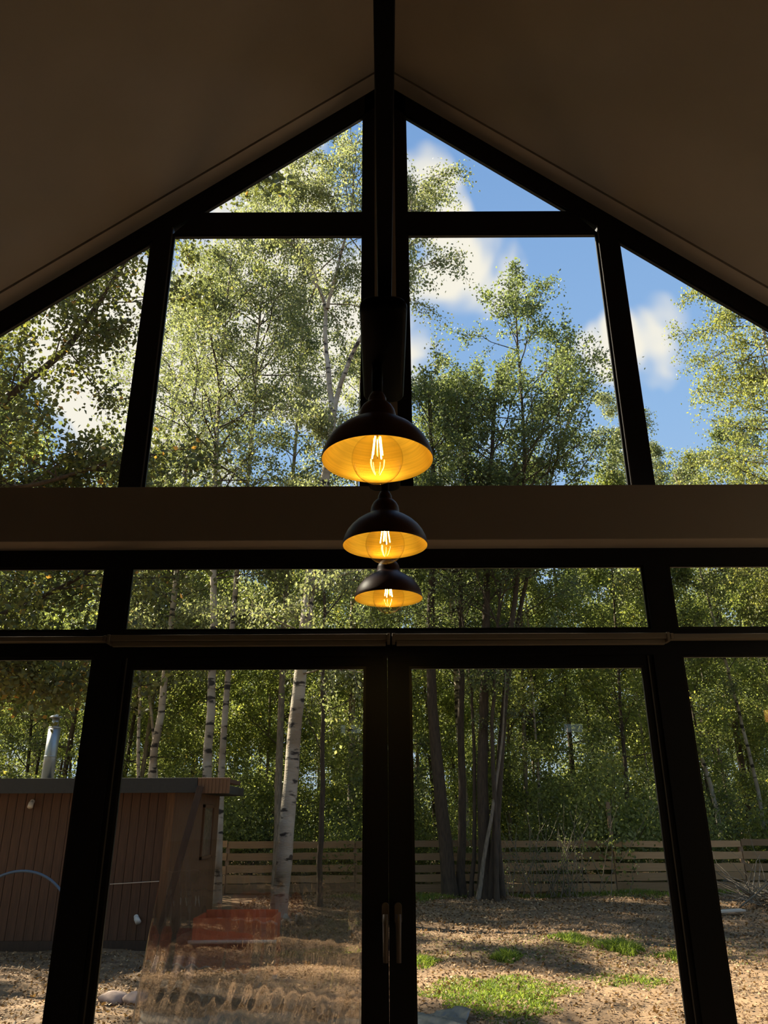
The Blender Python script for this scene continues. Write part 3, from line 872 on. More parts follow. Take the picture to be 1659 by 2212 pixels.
make_tree('white_birch', (10.5, 23.2, G),
          [([(10.5, 23.2, G - .1), (10.6, 23.2, 2), (10.2, 23.2, 6.2), (9.6, 23.2, 12)], 0.065, 0.02)],
          'thin white birch trunk at the right edge behind the fence', M['leaf_olive'], M['birch'], hang=0.7, sides=8,
          nb=30, t0=0.4, lmax=1.7, shape=dome, elev=28, curve=-0.15, nsub=7, nleaf=40, leaf=0.086, spread=0.11)
# birches behind and left of the big one
make_tree('tall_birch', (-7.2, 21.5, G),
          [([(-7.2, 21.5, G - .1), (-7.0, 21.5, 7), (-6.7, 21.5, 13), (-6.4, 21.5, 19)], 0.14, 0.02)],
          'tall olive birch crown left of the slim birch pair', M['leaf_olive'], M['birch'], hang=0.7,
          nb=70, t0=0.25, lmax=2.7, shape=dome, elev=28, curve=-0.12, nsub=8, nleaf=48, leaf=0.085, spread=0.12)
make_tree('tall_birch', (-1.0, 23.5, G),
          [([(-1.0, 23.5, G - .1), (-1.0, 23.5, 8), (-0.8, 23.5, 17)], 0.13, 0.02)],
          'tall birch crown seen through the forked birch', M['leaf_birch'], M['birch'], hang=0.7,
          nb=50, t0=0.25, lmax=2.2, shape=dome, elev=30, curve=-0.12, nsub=8, nleaf=40, leaf=0.090, spread=0.12)
make_tree('tall_birch', (2.2, 22.5, G),
          [([(2.2, 22.5, G - .1), (2.0, 22.5, 8), (1.6, 22.5, 15.5)], 0.12, 0.02)],
          'pale yellow green birch crown left of the alder crown', M['leaf_birch'], M['birch'], hang=0.7,
          nb=46, t0=0.3, lmax=1.9, shape=dome, elev=30, curve=-0.12, nsub=8, nleaf=40, leaf=0.087, spread=0.12)

make_tree('tall_birch', (-5.6, 19.2, G),
          [([(-5.6, 19.2, G - .1), (-5.4, 19.2, 6), (-5.5, 19.2, 11), (-5.2, 19.2, 17)], 0.11, 0.02)],
          'yellowish birch crown just left of the slim birch pair', M['leaf_birch'], M['birch'], hang=0.7,
          nb=70, t0=0.28, lmax=2.3, shape=dome, elev=30, curve=-0.12, nsub=8, nleaf=44, leaf=0.08, spread=0.12)
make_tree('tall_birch', (-2.5, 19.4, G),
          [([(-2.5, 19.4, G - .1), (-2.6, 19.4, 6), (-2.5, 19.4, 11), (-2.4, 19.4, 16)], 0.10, 0.02)],
          'olive crown between the slim birch pair and the forked birch', M['leaf_olive'], M['bark_pale'], hang=0.5,
          nb=60, t0=0.3, lmax=2.0, shape=dome, elev=30, curve=-0.1, nsub=8, nleaf=40, leaf=0.08, spread=0.12)

# --- near tree at the left, spreading dark branches; its nearest leaves are single parts
near = make_tree('spreading_tree', (-5.9, 8.3, G),
                 [([(-5.9, 8.3, G - .1), (-5.8, 8.3, 2.5), (-5.6, 8.3, 5.0), (-5.2, 8.2, 8.2), (-4.6, 8.2, 10.5)], 0.19, 0.04),
                  ([(-5.75, 8.3, 4.2), (-4.9, 8.1, 5.85), (-4.56, 8.0, 6.08), (-4.04, 8.0, 6.59), (-3.67, 8.0, 7.19), (-3.45, 8.0, 7.9), (-3.0, 8.2, 9.0)], 0.075, 0.014),
                  ([(-5.8, 8.3, 2.6), (-4.9, 8.0, 3.2), (-4.11, 8.0, 3.50), (-3.5, 8.0, 3.80), (-3.0, 8.0, 4.15), (-2.5, 8.1, 4.7)], 0.055, 0.010),
                  ([(-5.8, 8.3, 2.2), (-4.6, 7.9, 2.95), (-4.0, 7.9, 3.00), (-3.45, 7.9, 2.62), (-3.0, 8.0, 2.75)], 0.040, 0.008),
                  ([(-5.7, 8.3, 4.6), (-4.6, 7.8, 4.9), (-3.9, 7.7, 4.85), (-3.2, 7.7, 5.1), (-2.6, 7.8, 5.3)], 0.05, 0.010),
                  ([(-5.3, 8.2, 7.6), (-4.2, 8.0, 8.6), (-3.3, 7.9, 9.2), (-2.3, 7.9, 9.9), (-1.75, 7.9, 10.0)], 0.05, 0.008)],
                 'dark spreading tree close by on the left with branches reaching over the hut', M['leaf_dark'], M['bark'], sides=9,
                 nb=30, t0=0.22, lmax=1.55, shape=even, elev=18, curve=-0.02, nsub=8, nleaf=32, leaf=0.068, spread=0.10)
one = np.array([[0.0, 0, 0]])
leaf_shapes = []
for k in range(4):
    n_ = 6; L_ = 0.085; mbv = []; fz = []
    ts = np.linspace(0, 1, n_)
    wd = 0.036 * np.sin(np.pi * np.clip(ts * 0.93 + 0.03, 0, 1)) ** 0.7
    for t_, w_ in zip(ts, wd):
        zb = -0.03 * t_ * t_ * (k - 1) * 0.5
        mbv += [(-w_, t_ * L_, zb + 0.25 * w_), (0, t_ * L_, zb), (w_, t_ * L_, zb + 0.25 * w_)]
    for i in range(n_ - 1):
        fz += [(3 * i, 3 * i + 1, 3 * i + 4, 3 * i + 3), (3 * i + 1, 3 * i + 2, 3 * i + 5, 3 * i + 4)]
    me = fast_mesh('leaf', np.array(mbv), np.array(fz), True, np.full(len(fz), [0.2, 0.45, 0.6, 0.8][k]))
    me.materials.append(M['leaf_dark'])
    leaf_shapes.append(me)
sprays = [((-1.75, 7.6, 10.15), (-1.45, 7.55, 9.75)), ((-2.3, 7.6, 9.75), (-1.9, 7.6, 9.5)), ((-1.55, 7.6, 9.15), (-1.3, 7.5, 9.0)), ((-3.1, 7.5, 8.9), (-2.6, 7.5, 8.8)), ((-3.9, 7.5, 7.9), (-3.2, 7.5, 8.3))]
tw = QuadBag()
for a, b in sprays:
    a = np.array(a); b = np.array(b)
    s = np.linspace(0, 1, 5)
    P_ = a + (b - a) * s[:, None] + np.array([0, 0, -0.10]) * (s ** 2)[:, None]
    tw.tube(P_ - np.array((-5.9, 8.3, G)), np.linspace(0.006, 0.002, 5), 4)
    for _ in range(40):
        u = rng.random(); p = a + (b - a) * u + np.array([0, 0, -0.10 * u * u]) + rng.normal(0, 0.07, 3)
        o = link('leaf', leaf_shapes[rng.integers(4)], None, near)
        o.location = Vector(p) - Vector((-5.9, 8.3, G))
        o.rotation_euler = Euler(tuple(rng.uniform(-1.5, 1.5, 2)) + (rng.uniform(0, 6.28),))
        o.scale = [float(rng.uniform(0.75, 1.2))] * 3
# connect the sprays to the crown with thin twigs
for q0, q1 in (((-2.3, 7.9, 9.9), (-1.75, 7.6, 10.15)), ((-2.9, 7.9, 9.45), (-2.3, 7.6, 9.75)), ((-1.75, 7.9, 10.0), (-1.55, 7.6, 9.15)), ((-3.4, 7.9, 9.1), (-3.1, 7.5, 8.9)), ((-3.4, 8.0, 7.95), (-3.9, 7.5, 7.9))):
    a = np.array(q0); b = np.array(q1); s = np.linspace(0, 1, 4)
    tw.tube(a + (b - a) * s[:, None] - np.array((-5.9, 8.3, G)), np.linspace(0.008, 0.005, 4), 4)
link('twigs', tw.mesh('twigs'), M['twig'], near)

# ------------------------------------------------------------------ the wood behind the fence
def proto_tree(h, rtr, leafmat, bark, nb, lmax, leaf, kind):
    lean = rng.normal(0, 0.25, 2)
    pts = [(0, 0, -0.1), (lean[0] * .3, lean[1] * .3, h * 0.35), (lean[0] * .8, lean[1] * .8, h * 0.7), (lean[0], lean[1], h)]
    return make_tree('wood_tree', (0, 0, 0), [(pts, rtr, 0.015)], kind[0], leafmat, bark,
                     group=kind[1], ntr=12, sides=6,
                     nb=nb, t0=0.12, lmax=lmax, shape=dome, elev=32, curve=-0.02, nsub=8, nleaf=48, leaf=leaf * 1.15, spread=0.15)


protos = [proto_tree(11.5, 0.07, M['leaf_wood'], M['bark'], 38, 1.9, 0.085, ('slim dark-barked tree with olive leaves in the wood beyond the plank fence', 'olive dark-barked trees beyond the fence')), proto_tree(12.5, 0.09, M['leaf_green'], M['bark'], 38, 2.1, 0.085, ('deep green leafy tree in the wood beyond the plank fence', 'deep green trees beyond the fence')),
          proto_tree(10.5, 0.06, M['leaf_wood_pale'], M['birch'], 36, 1.8, 0.08, ('thin white-stemmed birch with yellow green leaves in the wood beyond the fence', 'thin birches beyond the fence')), proto_tree(12.0, 0.08, M['leaf_wood'], M['bark_pale'], 38, 2.0, 0.085, ('grey-stemmed olive leafed tree in the wood beyond the plank fence', 'grey-stemmed trees beyond the fence'))]
used = [False] * 4
cnt = 0
for Y, step in ((22.3, 2.2), (25.0, 2.2), (28, 2.3), (31.5, 2.4), (35.5, 2.6), (40, 2.7), (45, 3.0), (51, 3.2)):
    xm = 0.54 * Y + 1.5
    x = -xm - 1.0
    while x < xm + 1:
        k = int(rng.integers(4))
        px_, py_ = x + rng.normal(0, 0.6), Y + rng.normal(0, 0.9)
        x += step
        o = protos[k] if not used[k] else copy_tree(protos[k])
        used[k] = True
        sc = float(rng.uniform(0.80, 1.06)) * (1.0 + (Y - 22) * 0.004)
        o.location = (px_, py_, G - 0.05); o.rotation_euler = (0, 0, float(rng.uniform(0, 6.28))); o.scale = (sc, sc, sc)
        cnt += 1


# unseen trees added past the left edge, there only to cast shade
for px_, py_, sc, k in ((-10.6, 13.4, 1.0, 3), (-9.8, 17.2, 1.0, 0), (-9.0, 7.6, 1.12, 1), (-8.6, 11.5, 1.0, 1)):
    o = copy_tree(protos[k]); o.location = (px_, py_, G - 0.05); o.scale = (sc, sc, sc); o.rotation_euler = (0, 0, px_)
    o['label'] = 'unseen leafy tree added past the left edge to cast shade'; o['group'] = 'unseen shade trees beside the hut'

# unseen ring of trees added round the house to cut the ambient light
for px_, py_ in ((-11, 3), (-12.5, 0), (-11, -3.5), (-12.5, -7), (-10, -10), (-7, -12), (-3.5, -11), (0, -12.5), (3.5, -11), (7, -12), (10, -10), (12.5, -7),
                 (11, -3.5), (12.5, 0), (11.5, 3.5), (13, 7), (12.6, 10.5), (14, 14), (-15.5, -2), (-14.5, -12), (14.5, -12), (15.5, 2)):
    o = copy_tree(protos[int(rng.integers(4))])
    sc = float(rng.uniform(1.15, 1.4))
    o.location = (px_ + rng.normal(0, .5), py_ + rng.normal(0, .5), G - 0.05); o.rotation_euler = (0, 0, float(rng.uniform(0, 6.28))); o.scale = (sc, sc, sc)
    o['label'] = 'unseen leafy tree added around the house to cut the ambient light'; o['group'] = 'unseen shade trees around the house'


def proto_bush(leafmat, r, h, n, leaf, kind):
    root = empty('wood_bush', (0, 0, 0))
    tag(root, kind + ' bush of the undergrowth beyond the plank fence', 'bush', kind + ' bushes beyond the fence')
    bag = QuadBag(); LP = []
    for _ in range(26):
        a = rng.random() * 6.28; rr = r * math.sqrt(rng.random())
        tip = np.array([rr * math.cos(a), rr * math.sin(a), h * rng.uniform(0.45, 1.0) * (1 - 0.35 * (rr / r) ** 2)])
        s = np.linspace(0, 1, 5)
        B = tip * np.stack([s ** 1.5, s ** 1.5, s], -1)
        bag.tube(B, np.linspace(0.014, 0.004, 5), 3)
        m = n // 26
        u = rng.uniform(0.3, 1.05, m) * 4; ii = np.minimum(u.astype(int), 3)
        LP.append(B[ii] + (B[ii + 1] - B[ii]) * (u - ii)[:, None] + rng.normal(0, 0.20, (m, 3)))
    LP = np.concatenate(LP); LP[:, 2] = np.abs(LP[:, 2])
    link('stems', bag.mesh('stems'), M['twig'], root)['kind'] = 'stuff'
    link('foliage', leaf_mesh('foliage', LP, leaf * rng.uniform(.6, 1.3, len(LP)), up=0.4), leafmat, root)['kind'] = 'stuff'
    return root


bprot = [proto_bush(M['leaf_wood_pale'], 1.2, 2.9, 5600, 0.085, 'yellow green'), proto_bush(M['leaf_wood'], 1.3, 2.5, 5600, 0.08, 'olive'), proto_bush(M['leaf_green'], 1.4, 3.4, 6000, 0.085, 'tall deep green')]
bused = [False] * 3
for Y, step in ((20.9, 1.6), (23.0, 1.8), (26.5, 2.0), (31, 2.4), (37, 2.6), (44, 3.0)):
    xm = 0.54 * Y + 1.5; x = -xm - 1
    while x < xm + 1:
        k = int(rng.integers(3))
        o = bprot[k] if not bused[k] else copy_tree(bprot[k]); bused[k] = True
        sc = float(rng.uniform(0.7, 1.15)) * (1 + max(0, Y - 24) * 0.03)
        o.location = (x + float(rng.normal(0, .35)), Y + float(rng.normal(0, .3)), G - 0.03)
        o.rotation_euler = (0, 0, float(rng.uniform(0, 6.28))); o.scale = (sc, sc, sc)
        x += step

# ================================================================== FENCE
fence = empty('plank_fence', (3.0, 19.6, G))
tag(fence, 'rustic fence of weathered horizontal planks along the wood', 'fence')
FX = [-6.6, -3.7, -0.72, 2.3, 5.30, 8.3, 11.3, 14.2]
rows = [(0.965, 0.145), (0.700, 0.155), (0.455, 0.165), (0.245, 0.160), (0.030, 0.175)]
plank_meshes = []
for k in range(6):
    n = 9; xs = np.linspace(0, 1, n); mb = MB(); v = []
    jt = rng.normal(0, 0.007, (2, n)); dr_ = rng.normal(0, 0.010)
    for i in range(n):
        z0 = jt[0, i]; z1 = 1 + 0  # unit height, scaled later
        v += [(xs[i], -0.5, jt[0, i] * 5 + dr_ * xs[i]), (xs[i], 0.5, jt[0, i] * 5 + dr_ * xs[i]), (xs[i], 0.5, 1 + jt[1, i] * 5 + dr_ * xs[i]), (xs[i], -0.5, 1 + jt[1, i] * 5 + dr_ * xs[i])]
    f = []
    for i in range(n - 1):
        for q in range(4): f.append((4 * i + q, 4 * i + (q + 1) % 4, 4 * i + 4 + (q + 1) % 4, 4 * i + 4 + q))
    f += [(3, 2, 1, 0), (4 * n - 4, 4 * n - 3, 4 * n - 2, 4 * n - 1)]
    plank_meshes.append(mb.add(v, f).mesh('plank'))
    plank_meshes[-1].materials.append(M['fence'])
for i in range(len(FX) - 1):
    for (z, h) in rows:
        o = link('plank', plank_meshes[int(rng.integers(6))], None, fence)
        o.location = (FX[i] - 3.0 + 0.01, float(rng.normal(0, .004)), z + float(rng.normal(0, 0.008)))
        o.scale = (FX[i + 1] - FX[i] - 0.025, 0.026, h * float(rng.uniform(0.92, 1.06)))
        o.rotation_euler = (0, float(rng.normal(0, 0.004)), 0)
for x in FX:
    top = 1.95 if abs(x - 5.3) < 0.1 else 1.06
    MB().box(-0.045, 0.045, 0.02, 0.11, -0.2, top).build('post', M['post'], fence, bevel=0.006, loc=(x - 3.0, 0, 0))

# ================================================================== HUT
hut = empty('garden_hut', (-4.6, 11.8, G))
tag(hut, 'low dark brown board hut with flat roof at the left', 'hut')
O = np.array((-4.6, 11.8, G))
def hloc(x, y, z): return (x - O[0], y - O[1], z - O[2])
hx0, hx1, hy0, hy1 = -6.6, -3.05, 11.80, 15.10
HB, HT = G + 0.10, 1.90
MB().box(hx0 + .03, hx1 - .03, hy0 + .03, hy1 - .03, HB, HT).build('core_wall', M['dark_wood'], hut).matrix_parent_inverse = Matrix.Translation(-Vector(O))
MB().box(hx0, hx1 - .01, hy0 + .01, hy1 - .01, G - 0.1, HB).build('plinth', M['dark_wood'], hut).matrix_parent_inverse = Matrix.Translation(-Vector(O))
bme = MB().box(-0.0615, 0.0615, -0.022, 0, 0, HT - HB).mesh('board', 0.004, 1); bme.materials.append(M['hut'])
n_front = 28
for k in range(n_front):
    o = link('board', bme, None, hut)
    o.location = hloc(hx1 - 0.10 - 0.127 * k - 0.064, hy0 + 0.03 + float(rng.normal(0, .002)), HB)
sme = MB().box(0, 0.022, -0.0465, 0.0465, 0, HT - HB).mesh('board', 0.004, 1); sme.materials.append(M['hut_lit'])
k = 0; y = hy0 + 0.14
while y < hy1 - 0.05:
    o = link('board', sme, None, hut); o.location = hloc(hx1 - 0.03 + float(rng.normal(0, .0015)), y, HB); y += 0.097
MB().box(-0.10, 0.014, -0.014, 0.10, 0, HT - HB).build('corner_post', M['hut_lit'], hut, bevel=0.004, loc=hloc(hx1, hy0, HB))
MB().box(-6.8, -2.66, 11.50, 15.3, 1.86, 2.00).build('roof', M['roof'], hut, bevel=0.01).matrix_parent_inverse = Matrix.Translation(-Vector(O))
MB().box(-6.8, -2.66, 11.47, 11.50, 1.82, 2.02).build('fascia', M['roof'], hut, bevel=0.004).matrix_parent_inverse = Matrix.Translation(-Vector(O))
can = MB().box(-2.66, -2.20, 11.50, 12.3, 1.95, 2.0).build('side_canopy', M['hut'], hut)
can.matrix_parent_inverse = Matrix.Translation(-Vector(O))
sb = MB().box(-0.0235, 0.0235, -0.02, 0, 0, 0.21).mesh('slat', 0.003, 1); sb.materials.append(M['hut_lit'])
for k in range(9):
    o = link('slat', sb, None, hut); o.location = hloc(-2.63 + 0.0505 * k, 11.50, 1.81)
# window in the side wall
wn = MB()
for a in ((13.75, 13.80, 0.85, 1.70), (14.50, 14.55, 0.85, 1.70), (13.75, 14.55, 1.65, 1.70), (13.75, 14.55, 0.85, 0.90)):
    wn.box(hx1 - 0.01, hx1 + 0.03, *a)
wf = wn.build('window', M['hut_lit'], hut, bevel=0.004); wf.matrix_parent_inverse = Matrix.Translation(-Vector(O))
hp = MB().box(hx1 - 0.004, hx1 + 0.004, 13.80, 14.50, 0.90, 1.65).build('window_pane', principled('figured_panel', (0.17, 0.12, 0.085), 0.3, var=0.7, scale=16, bump=0.8), wf)
# flue
fl = MB(); fl.tube([(-5.42, 13, 1.98), (-5.42, 13, 2.88)], 0.095, 24)
flo = fl.build('flue_pipe', M['steel'], hut); flo.matrix_parent_inverse = Matrix.Translation(-Vector(O))
c2 = MB(); c2.tube([(-5.42, 13, 2.86), (-5.42, 13, 3.02)], 0.055, 20)
c2.lathe([(0.105, 3.03), (0.10, 3.045), (0.03, 3.085)], 24, True, True, (-5.42, 13, 0))
c2.tube([(-5.42, 13, 3.0), (-5.42, 13, 3.04)], 0.02, 8)
c2.build('flue_cap', M['steel'], flo)
bd = MB()
for z in (2.42, 2.87): bd.lathe([(0.095, z - .012), (0.099, z - .01), (0.099, z + .01), (0.095, z + .012)], 24, False, False, (-5.42, 13, 0))
bd.build('pipe_band', M['steel'], flo)
# wall lights
for nm, x, z, tilt in (('wall_light', -3.42, 0.24, 35), ('wall_light', -5.08, 1.72, 60)):
    w_ = MB(); w_.tube([(0, 0, 0), (0, -0.03, 0)], 0.03, 16)
    wo = w_.build(nm, M['white_plastic'], hut, loc=hloc(x, hy0 + 0.006, z))
    d_ = Vector((0.55 if tilt < 50 else 0.1, -0.5, -0.6)).normalized() * 0.10
    s_ = MB(); s_.tube([(0, -0.03, 0), tuple(Vector((0, -0.035, 0)) + d_ * 0.3), tuple(Vector((0, -0.035, 0)) + d_)], [0.018, 0.036, 0.038], 18)
    s_.build('spot_head', M['white_plastic'], wo)
# string along the front wall
MB().tube([(x, hy0 - 0.02 + 0.004 * math.sin(9 * x), 0.64 + 0.05 * (x + 3.9)) for x in np.linspace(-3.95, -3.15, 14)], 0.006, 6).build('conduit', M['rail'], hut).matrix_parent_inverse = Matrix.Translation(-Vector(O))

# sundry garden things
pl = empty('slanting_strip', (-3.02, 11.35, G)); tag(pl, 'dark slanting strip at the right corner of the hut', 'plank')
MB().box(-0.045, 0.045, -0.018, 0.018, 0, 2.10).build('plank', M['dark_wood'], pl, bevel=0.004).rotation_euler = (R(-2.5), R(11.5), 0)  # dark slanting strip across the corner of the side wall
hoop = empty('pipe_hoop', (-4.83, 11.25, G)); tag(hoop, 'blue grey plastic pipe bent into a hoop before the hut', 'pipe')
MB().tube([(0.725 * math.cos(a), 0, 0.27 + 0.725 * math.sin(a)) if True else 0 for a in np.linspace(-0.40, math.pi + 0.40, 40)], 0.017, 10).build('pipe', M['hose'], hoop)


def stone(name, x, y, s, label):
    bm = bmesh.new(); bmesh.ops.create_icosphere(bm, subdivisions=3, radius=1)
    for v in bm.verts:
        n = v.co.normalized()
        k = 1 + 0.16 * math.sin(3.1 * n.x + x) * math.cos(2.7 * n.y) + 0.10 * math.sin(5.3 * n.z + 2 * n.x + y)
        v.co = Vector((n.x * s[0], n.y * s[1], n.z * s[2])) * k
    me = bpy.data.meshes.new(name); bm.to_mesh(me); bm.free()
    me.polygons.foreach_set('use_smooth', [True] * len(me.polygons))
    o = link(name, me, M['stone'], None, (x, y, float(gz(x, y)) + s[2] * 0.45))
    tag(o, label, 'stone', 'stones before the glass door')


stone('garden_stone', -2.60, 8.52, (0.14, 0.10, 0.07), 'longer pinkish stone on the soil before the hut')
stone('garden_stone', -2.38, 8.46, (0.11, 0.08, 0.075), 'rounder pinkish stone on the soil before the hut')

# orange red low box seen through the film
bx = empty('sand_box', (-2.0, 11.9, G)); tag(bx, 'low orange red box with pale front rail between hut and birch', 'box')
MB().box(-0.62, 0.42, -0.02, 0.02, 0.06, 0.36).build('front_board', M['orange'], bx, bevel=0.004)
MB().box(-0.62, 0.42, 0.62, 0.66, 0.06, 0.40).build('back_board', M['orange'], bx, bevel=0.004)
MB().box(-0.66, -0.62, -0.02, 0.66, 0.06, 0.36).build('side_board', M['orange'], bx, bevel=0.004)
MB().box(0.42, 0.46, -0.02, 0.66, 0.06, 0.36).build('side_board', M['orange'], bx, bevel=0.004)
MB().box(-0.62, 0.42, 0.02, 0.62, 0.24, 0.28).build('cover', M['orange'], bx, bevel=0.004)
MB().tube([(-0.70, -0.05, 0.075), (0.50, -0.05, 0.075)], 0.022, 10).build('front_rail', M['rail'], bx)
for sx in (-0.6, 0.4):
    for sy in (0.03, 0.6): MB().box(sx - .03, sx + .03, sy - .03, sy + .03, -0.05, 0.07).build('foot', M['dark_wood'], bx)

# crumpled silvery sheet just outside the door
def sheet(name, x0, x1, y0, y1, nx, ny, amp, label, edge):
    X, Y = np.meshgrid(np.linspace(x0, x1, nx), np.linspace(y0, y1, ny))
    Xj = X + 0.05 * np.sin(7 * Y + 3 * X); Yj = Y + edge * np.sin(5.1 * X + 1) + 0.6 * edge * np.sin(13 * X)
    Z = gz(Xj, Yj) + 0.03 + amp * (np.sin(11 * X + 5 * np.sin(4 * Y)) * 0.5 + 0.5) + 0.5 * amp * np.abs(np.sin(19 * X + 13 * Y)) + rng.normal(0, amp * 0.12, X.shape)
    V = np.stack([Xj, Yj, Z], -1).reshape(-1, 3)
    i = np.arange(ny - 1)[:, None] * nx + np.arange(nx - 1)[None, :]
    F = np.stack([i, i + 1, i + nx + 1, i + nx], -1).reshape(-1, 4)
    me = fast_mesh(name, V - np.array([x0, y0, G]), F, True)
    o = link(name, me, M['tarp'], None, (x0, y0, G))
    sd = o.modifiers.new('thickness', 'SOLIDIFY'); sd.thickness = 0.004
    tag(o, label, 'sheet')


sheet('plastic_sheet', -2.1, -0.10, 7.2, 7.85, 60, 30, 0.03, 'crumpled silvery sheet on the ground outside the left door leaf', 0.10)
sheet('plastic_sheet', 0.12, 0.70, 7.35, 7.93, 30, 24, 0.03, 'small crumpled pale sheet on the ground outside the right door leaf', 0.06)

# wavy clear film hanging outside the left door leaf
fx, fz0, fz1 = (-1.10, -0.115), 0.12, 1.40
nx, nz = 90, 60
U, Wv = np.meshgrid(np.linspace(0, 1, nx), np.linspace(0, 1, nz))
def film_layer(off, ph):
    xl = fx[0] + 0.36 * Wv ** 1.4 * 0.35
    X = xl + (fx[1] - xl) * U
    topz = fz1 + 0.01 * np.sin(6 * U)
    Z = fz0 + (topz - fz0) * Wv
    ramp = np.clip((1 - Wv) * 2.2, 0, 1)
    dep = ramp * (0.0034 * np.sin(38 * U + 2 * Wv + ph) * (1 - 0.4 * Wv) + 0.0020 * np.sin(90 * U + 5 * np.sin(7 * Wv)) + 0.0014 * np.sin(60 * Wv + 8 * U + ph) * (1 - U * 0.3))
    return np.stack([X, D + 0.125 + off + dep, Z], -1).reshape(-1, 3)
A_ = film_layer(0, 0.0); B_ = film_layer(0.002, 0.30)
i = (np.arange(nz - 1)[:, None] * nx + np.arange(nx - 1)[None, :])
q1 = np.stack([i, i + 1, i + nx + 1, i + nx], -1).reshape(-1, 4)
nA = len(A_)
q2 = q1[:, ::-1] + nA
edge = list(range(nx)) + [r_ * nx + nx - 1 for r_ in range(1, nz)] + [(nz - 1) * nx + c for c in range(nx - 2, -1, -1)] + [r_ * nx for r_ in range(nz - 2, 0, -1)]
q3 = np.array([(edge[(k + 1) % len(edge)], edge[k], edge[k] + nA, edge[(k + 1) % len(edge)] + nA) for k in range(len(edge))])
fo = link('clear_film', fast_mesh('clear_film', np.concatenate([A_, B_]), np.concatenate([q1, q2, q3]), True), M['film'])
tag(fo, 'clear wavy plastic film over the lower part of the left door leaf', 'film')

# ================================================================== LITTER, GRASS, BRUSH
n = 110000
yy = 4.5 + 16.0 * rng.random(n) ** 0.9; xx = (rng.random(n) * 2 - 1) * (yy * 0.62 + 0.8)
P = np.stack([xx, yy, gz(xx, yy) + 0.012 + np.abs(rng.normal(0, 0.010, n))], -1)
ok = ~((xx < -2.9) & (yy > 11.6))
P = P[ok]
A = rng.normal(size=(len(P), 3)); A[:, 2] *= 0.25
lm = leaf_mesh('fallen_leaves', P, (0.020 + 0.0014 * P[:, 1]) * rng.uniform(.5, 1.6, len(P)), asp=0.36, up=3.0, axis=A * 1.5)
o = link('fallen_leaves', lm, M['litter']); tag(o, 'brown fallen leaves strewn over the garden soil', 'leaves', kind='stuff')


def blades(name, cx, cy_, rx, ry, n, h, label, lean=0.35, flat=0.0):
    a = rng.random(n) * 6.28; rr = np.sqrt(rng.random(n)) * (1 + 0.25 * np.sin(3 * a) + 0.15 * np.sin(7 * a))
    x = cx + rx * rr * np.cos(a); y = cy_ + ry * rr * np.sin(a)
    b0 = np.stack([x, y, gz(x, y) - 0.01], -1)
    d = rng.normal(0, lean, (n, 3)); d[:, 2] = 1
    d /= np.linalg.norm(d, axis=1)[:, None]
    hh = h * rng.uniform(0.5, 1.2, n)[:, None] * (1.15 - 0.6 * np.minimum(1, rr)[:, None])
    sd = rng.normal(size=(n, 3)); sd[:, 2] = 0; sd /= np.linalg.norm(sd, axis=1)[:, None]; sd *= 0.006
    mid = b0 + d * hh * 0.55
    tip = b0 + d * hh + np.stack([d[:, 0], d[:, 1], -0.4 * np.ones(n)], -1) * hh * 0.45
    V = np.stack([b0 - sd, b0 + sd, mid + sd * 0.8, mid - sd * 0.8, tip], 1).reshape(-1, 3)
    k = np.arange(n)[:, None] * 5
    F = np.concatenate([k + np.array([[0, 1, 2]]), k + np.array([[0, 2, 3]]), k + np.array([[3, 2, 4]])], 1).reshape(-1, 3)
    org = np.array([cx, cy_, G])
    o = link(name, fast_mesh(name, V - org, F, False, np.repeat(np.clip(rng.normal(.5, .22, n), 0, 1), 3)), M['grass'], None, tuple(org))
    tag(o, label, 'grass', kind='stuff')


blades('grass_patch', 1.05, 8.75, 0.75, 0.95, 9000, 0.085, 'dark green grass patch on the ground before the right door leaf', 0.6)
blades('grass_tuft', 1.46, 10.75, 0.17, 0.22, 700, 0.17, 'small bright grass tuft right of the door stile, alone')
blades('grass_tuft', 3.10, 11.65, 0.28, 0.35, 1400, 0.22, 'bright tall grass tuft left of the right mullion')
blades('grass_tuft', 2.62, 12.3, 0.30, 0.40, 1000, 0.15, 'grass tuft behind the bright tall tuft')
blades('grass_tuft', 3.65, 11.1, 0.22, 0.25, 700, 0.16, 'low grass tuft nearest the right mullion')
blades('grass_patch', 2.6, 9.6, 0.55, 0.35, 1600, 0.07, 'thin grass patch before the right mullion', 0.6)
blades('grass_tuft', 0.42, 10.6, 0.22, 0.35, 700, 0.12, 'weedy grass beside the middle door stile')
blades('thin_grass', 2.6, 11.6, 3.2, 1.6, 5200, 0.055, 'sparse thin grass growing through the lit leaf litter', 0.7)
blades('grass_verge', 5.6, 19.0, 4.2, 0.45, 5000, 0.16, 'weedy verge along the foot of the plank fence', 0.4)
blades('grass_verge', 0.4, 18.4, 1.5, 0.6, 1800, 0.18, 'weedy growth around the foot of the alder clump', 0.4)
blades('grass_patch', -0.95, 11.2, 0.7, 0.5, 1200, 0.07, 'thin green patch right of the orange box', 0.6)

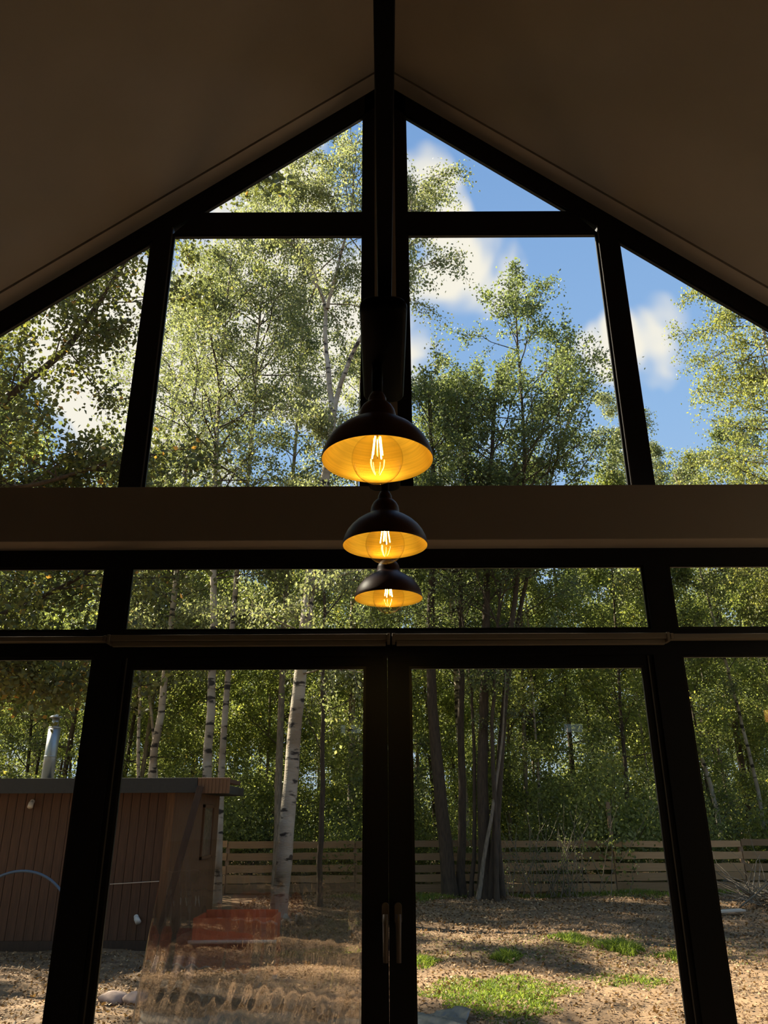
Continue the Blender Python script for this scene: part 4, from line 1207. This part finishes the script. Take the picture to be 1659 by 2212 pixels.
scrub = empty('scrub_bush', (3.2, 18.7, G)); tag(scrub, 'sparse twiggy scrub against the fence right of the alder clump', 'bush')
bb = QuadBag(); LP = []
for k in range(60):
    x0 = rng.normal(0.2, .7); d = np.array([rng.normal(0, .35), rng.normal(0, .2), 1.0]); L = rng.uniform(0.6, 2.0); s_ = np.linspace(0, 1, 5)
    B = np.array([x0, rng.normal(0, .15), 0]) + d * L * s_[:, None] + rng.normal(0, .05, (5, 3)) * s_[:, None]
    bb.tube(B, np.linspace(rng.uniform(.006, .013), .003, 5), 4)
    m = 26; u = rng.uniform(0.4, 4, m); ii = np.minimum(u.astype(int), 3)
    LP.append(B[ii] + (B[ii + 1] - B[ii]) * (u - ii)[:, None] + rng.normal(0, .08, (m, 3)))
LP = np.concatenate(LP); LP[:, 2] = np.abs(LP[:, 2])
link('stems', bb.mesh('stems'), M['bark_pale'], scrub)['kind'] = 'stuff'
link('foliage', leaf_mesh('foliage', LP, 0.05 * rng.uniform(.6, 1.3, len(LP))), M['leaf_olive'], scrub)['kind'] = 'stuff'

mbl = MB(); mbl.add([(0, 0, 0), (0.012, -0.003, 0.03), (0.014, -0.002, 0.075), (0.002, -0.003, 0.045)], [(0, 1, 2, 3)])
so = mbl.build('stuck_leaf', M['dark_wood'], None, loc=(1.351, D + 0.036, 4.255))
sd = so.modifiers.new('thickness', 'SOLIDIFY'); sd.thickness = 0.002
tag(so, 'small dark leaf stuck outside on the right gable pane beside the mullion', 'leaf')

brush = empty('brush_pile', (7.2, 16.6, G)); tag(brush, 'heap of dry dead branches on the ground at the right', 'branches')
bb = QuadBag()
for k in range(70):
    a = rng.random() * 6.28; el = R(abs(rng.normal(18, 22))); L = rng.uniform(0.5, 1.5)
    p0 = np.array([rng.normal(0, .35), rng.normal(0, .25), abs(rng.normal(0.05, .1))])
    d = np.array([math.cos(a) * math.cos(el), math.sin(a) * math.cos(el), math.sin(el)])
    s = np.linspace(0, 1, 5); B = p0 + d * L * s[:, None] + rng.normal(0, .04, (5, 3)) * s[:, None]
    B[:, 2] = np.maximum(B[:, 2], 0.01)
    bb.tube(B, np.linspace(rng.uniform(.008, .02), .003, 5), 4)
link('dead_branches', bb.mesh('dead_branches'), M['bark_pale'], brush)['kind'] = 'stuff'
bo = MB().box(-0.35, 0.35, -0.10, 0.10, 0, 0.03).build('loose_board', M['rail'], None, bevel=0.004, loc=(6.0, 15.3, G + 0.05))
bo.rotation_euler = (0, R(-2), 0.15)
tag(bo, 'loose pale board lying on the soil beside the brush heap', 'board')
